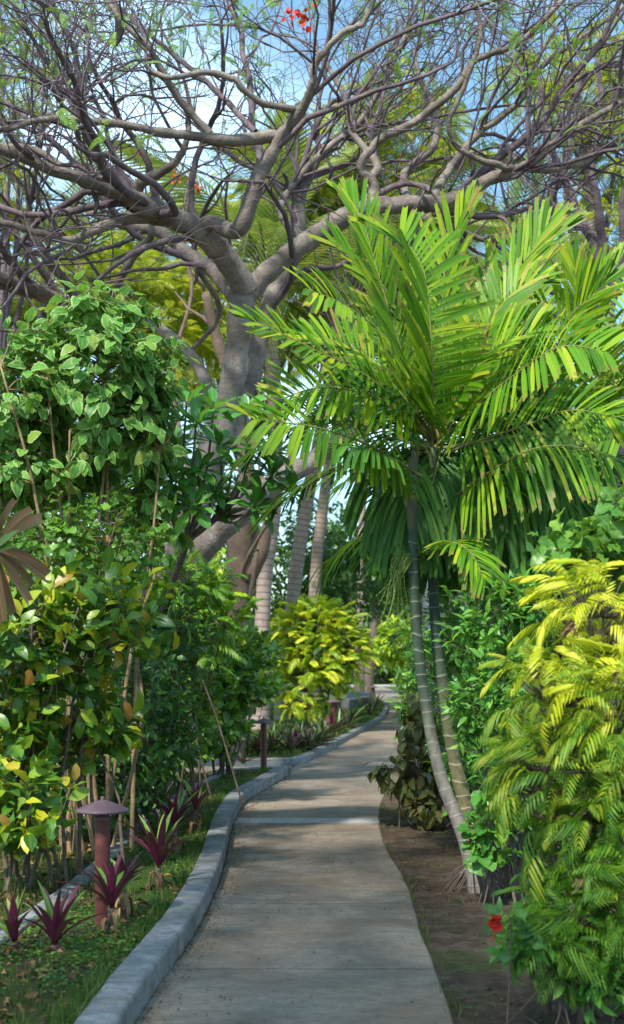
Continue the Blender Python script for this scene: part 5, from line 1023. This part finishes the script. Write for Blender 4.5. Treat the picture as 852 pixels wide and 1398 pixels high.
for px_, py_, d, nl, ln, sh, lb_ in nears:
    c = P(px_, py_, d); z = max(.07, c[2]-sh); strapplant((c[0], d, .07), nl+1, ln*.98, .042, mixm if rng.random() < .5 else mixp, stem_h=max(.06, c[2]-.07), lean=(rng.normal(0, .03), 0), openness=.5, label=lb_)
fars = [(332, 17.4, 8, .22), (318, 19.3, 14, .42), (335, 19.0, 16, .45), (352, 19.2, 15, .42), (372, 19.3, 15, .46), (395, 19.5, 18, .5), (408, 20.2, 18, .5), (422, 20.0, 20, .5), (432, 21.6, 18, .48), (440, 22.5, 16, .46), (452, 24.5, 18, .5), (462, 25.2, 14, .5), (474, 26.5, 18, .55), (482, 28.5, 14, .5), (504, 33, 12, .5), (511, 35.5, 14, .55), (514, 39, 12, .5)]
wh = ['at the tip of the near bed beside the second lamp', 'at the left end of the far bed', 'second from the left end of the far bed', 'just right of the second lamp post', 'on the low kerb left of the dense green clump', 'in the dense green clump at the front of the far bed', 'behind the dense green clump',
      'at the front corner of the far bed where the kerb turns', 'just behind the front corner of the far bed', 'behind the front corner below the golden bush', 'in front of the third lamp', 'just right of the third lamp', 'at the kerb past the third lamp', 'farther along the kerb past the third lamp', 'small and dark before the farthest lamp', 'beside the farthest lamp', 'beyond the farthest lamp']
for (px_, d, nl, ln), w_ in zip(fars, wh):
    c = g(px_, d); col = ['rhoeo_g', 'rhoeo_g', 'rhoeo_p'] if 375 < px_ < 455 else ['rhoeo_p', 'rhoeo_g', 'rhoeo_g']
    strapplant((c[0], d, .09), nl+4, ln*1.0, .055, col, stem_h=.0, openness=.95, label='purple strap leaved plant '+w_)

# hibiscus bloom
hb = thing('hibiscus', (P(690, 1330, 4.85)[0], 4.85, 0), 'small hibiscus with one drooping red flower by the palm foot', 'plant')
c = P(681, 1256, 4.85); b = MB(); tube(b, [(hb.location[0], 4.85, -.03), c+np.array([.05, .02, -.1]), c+np.array([.04, .01, .02]), c+np.array([.008, .0, .012])], [.003, .003, .0025, .002], 6, 6); b.build('stem', M['stem'], hb)
for k in range(5):
    a = k*1.257+.3; D = np.array([-.55, -.55, -.25])+.75*np.array([math.cos(a)*.6, -.2, math.sin(a)]); b = MB(); v, q, uv = place(leaf_tpl(obov, 6, .85, .1, -.3, wave=.8), c[None], D[None], np.array([[-.5, -1., .2]]), np.array([.062])); b.add(v, q, None, uv); b.build('petal', M['red'], hb)
b = MB(); tube(b, [c, c+np.array([-.02, -.04, -.035]), c+np.array([-.035, -.06, -.065])], [.003, .0025, .004], 6, 4); b.build('stamen', M['red'], hb)
hl = rng.normal(0, .05, (12, 3))+np.array([c[0]+.06, 4.9, c[2]-.06]); leafset(hb, T_rnd, hl, rng.normal(size=(12, 3))+np.array([0, -.5, 0]), np.tile([0, -.7, .6], (12, 1)), np.full(12, .06), M['dark'])

# dry fan palm leaf hanging at the left edge
dp = thing('fan_palm', g(-60, 6.3), 'fan palm just out of view whose dry brown leaf pokes in at the left edge', 'palm')
b = MB(); tube(b, [g(-60, 6.3, -.03), P(-58, 900, 6.3), P(-50, 765, 6.3)], [.04, .035, .03], 10, 6); b.build('trunk', M['coctrunk'], dp)
b = MB(); tube(b, [P(-50, 770, 6.3), P(-25, 752, 6.2), P(-4, 750, 6.15)], [.012, .009, .007], 6, 4); b.build('leaf_stalk', M['dry'], dp)
hub = P(-8, 750, 6.15)
for ex, ey, w in ((22, 683, .035), (45, 697, .045), (60, 712, .07), (64, 790, .075), (40, 822, .045), (18, 838, .04), (-4, 690, .05), (5, 850, .05), (45, 800, .035)):
    e = P(ex, ey, 6.05+rng.random()*.15); s = np.linspace(0, 1, 6)[:, None]; pts = hub+(e-hub)*s+np.array([0, -.02, .02])*np.sin(s*3.1); b = MB()
    strips(b, pts[None], (w*np.array([.18, .5, .8, 1, 1, .85]))[None], [np.array([.1, -1, .5])], .55, .5); b.build('dry_segment', M['dry'], dp)
for ex, ey in ((30, 722), (25, 745), (-5, 715)):
    e = P(ex, ey, 6.0); s = np.linspace(0, 1, 5)[:, None]; pts = hub+np.array([0, -.05, -.01])+(e-hub)*s; b = MB(); strips(b, pts[None], (.05*np.array([.4, .9, 1, .7, .1]))[None], [np.array([.1, -1, .5])], .2); b.build('leaf', M['croton'], dp, label='yellow green fresh leaf')
print('objects', len(bpy.data.objects), 'tris~', sum(len(o.data.polygons) for o in bpy.data.objects if o.type == 'MESH')*2)
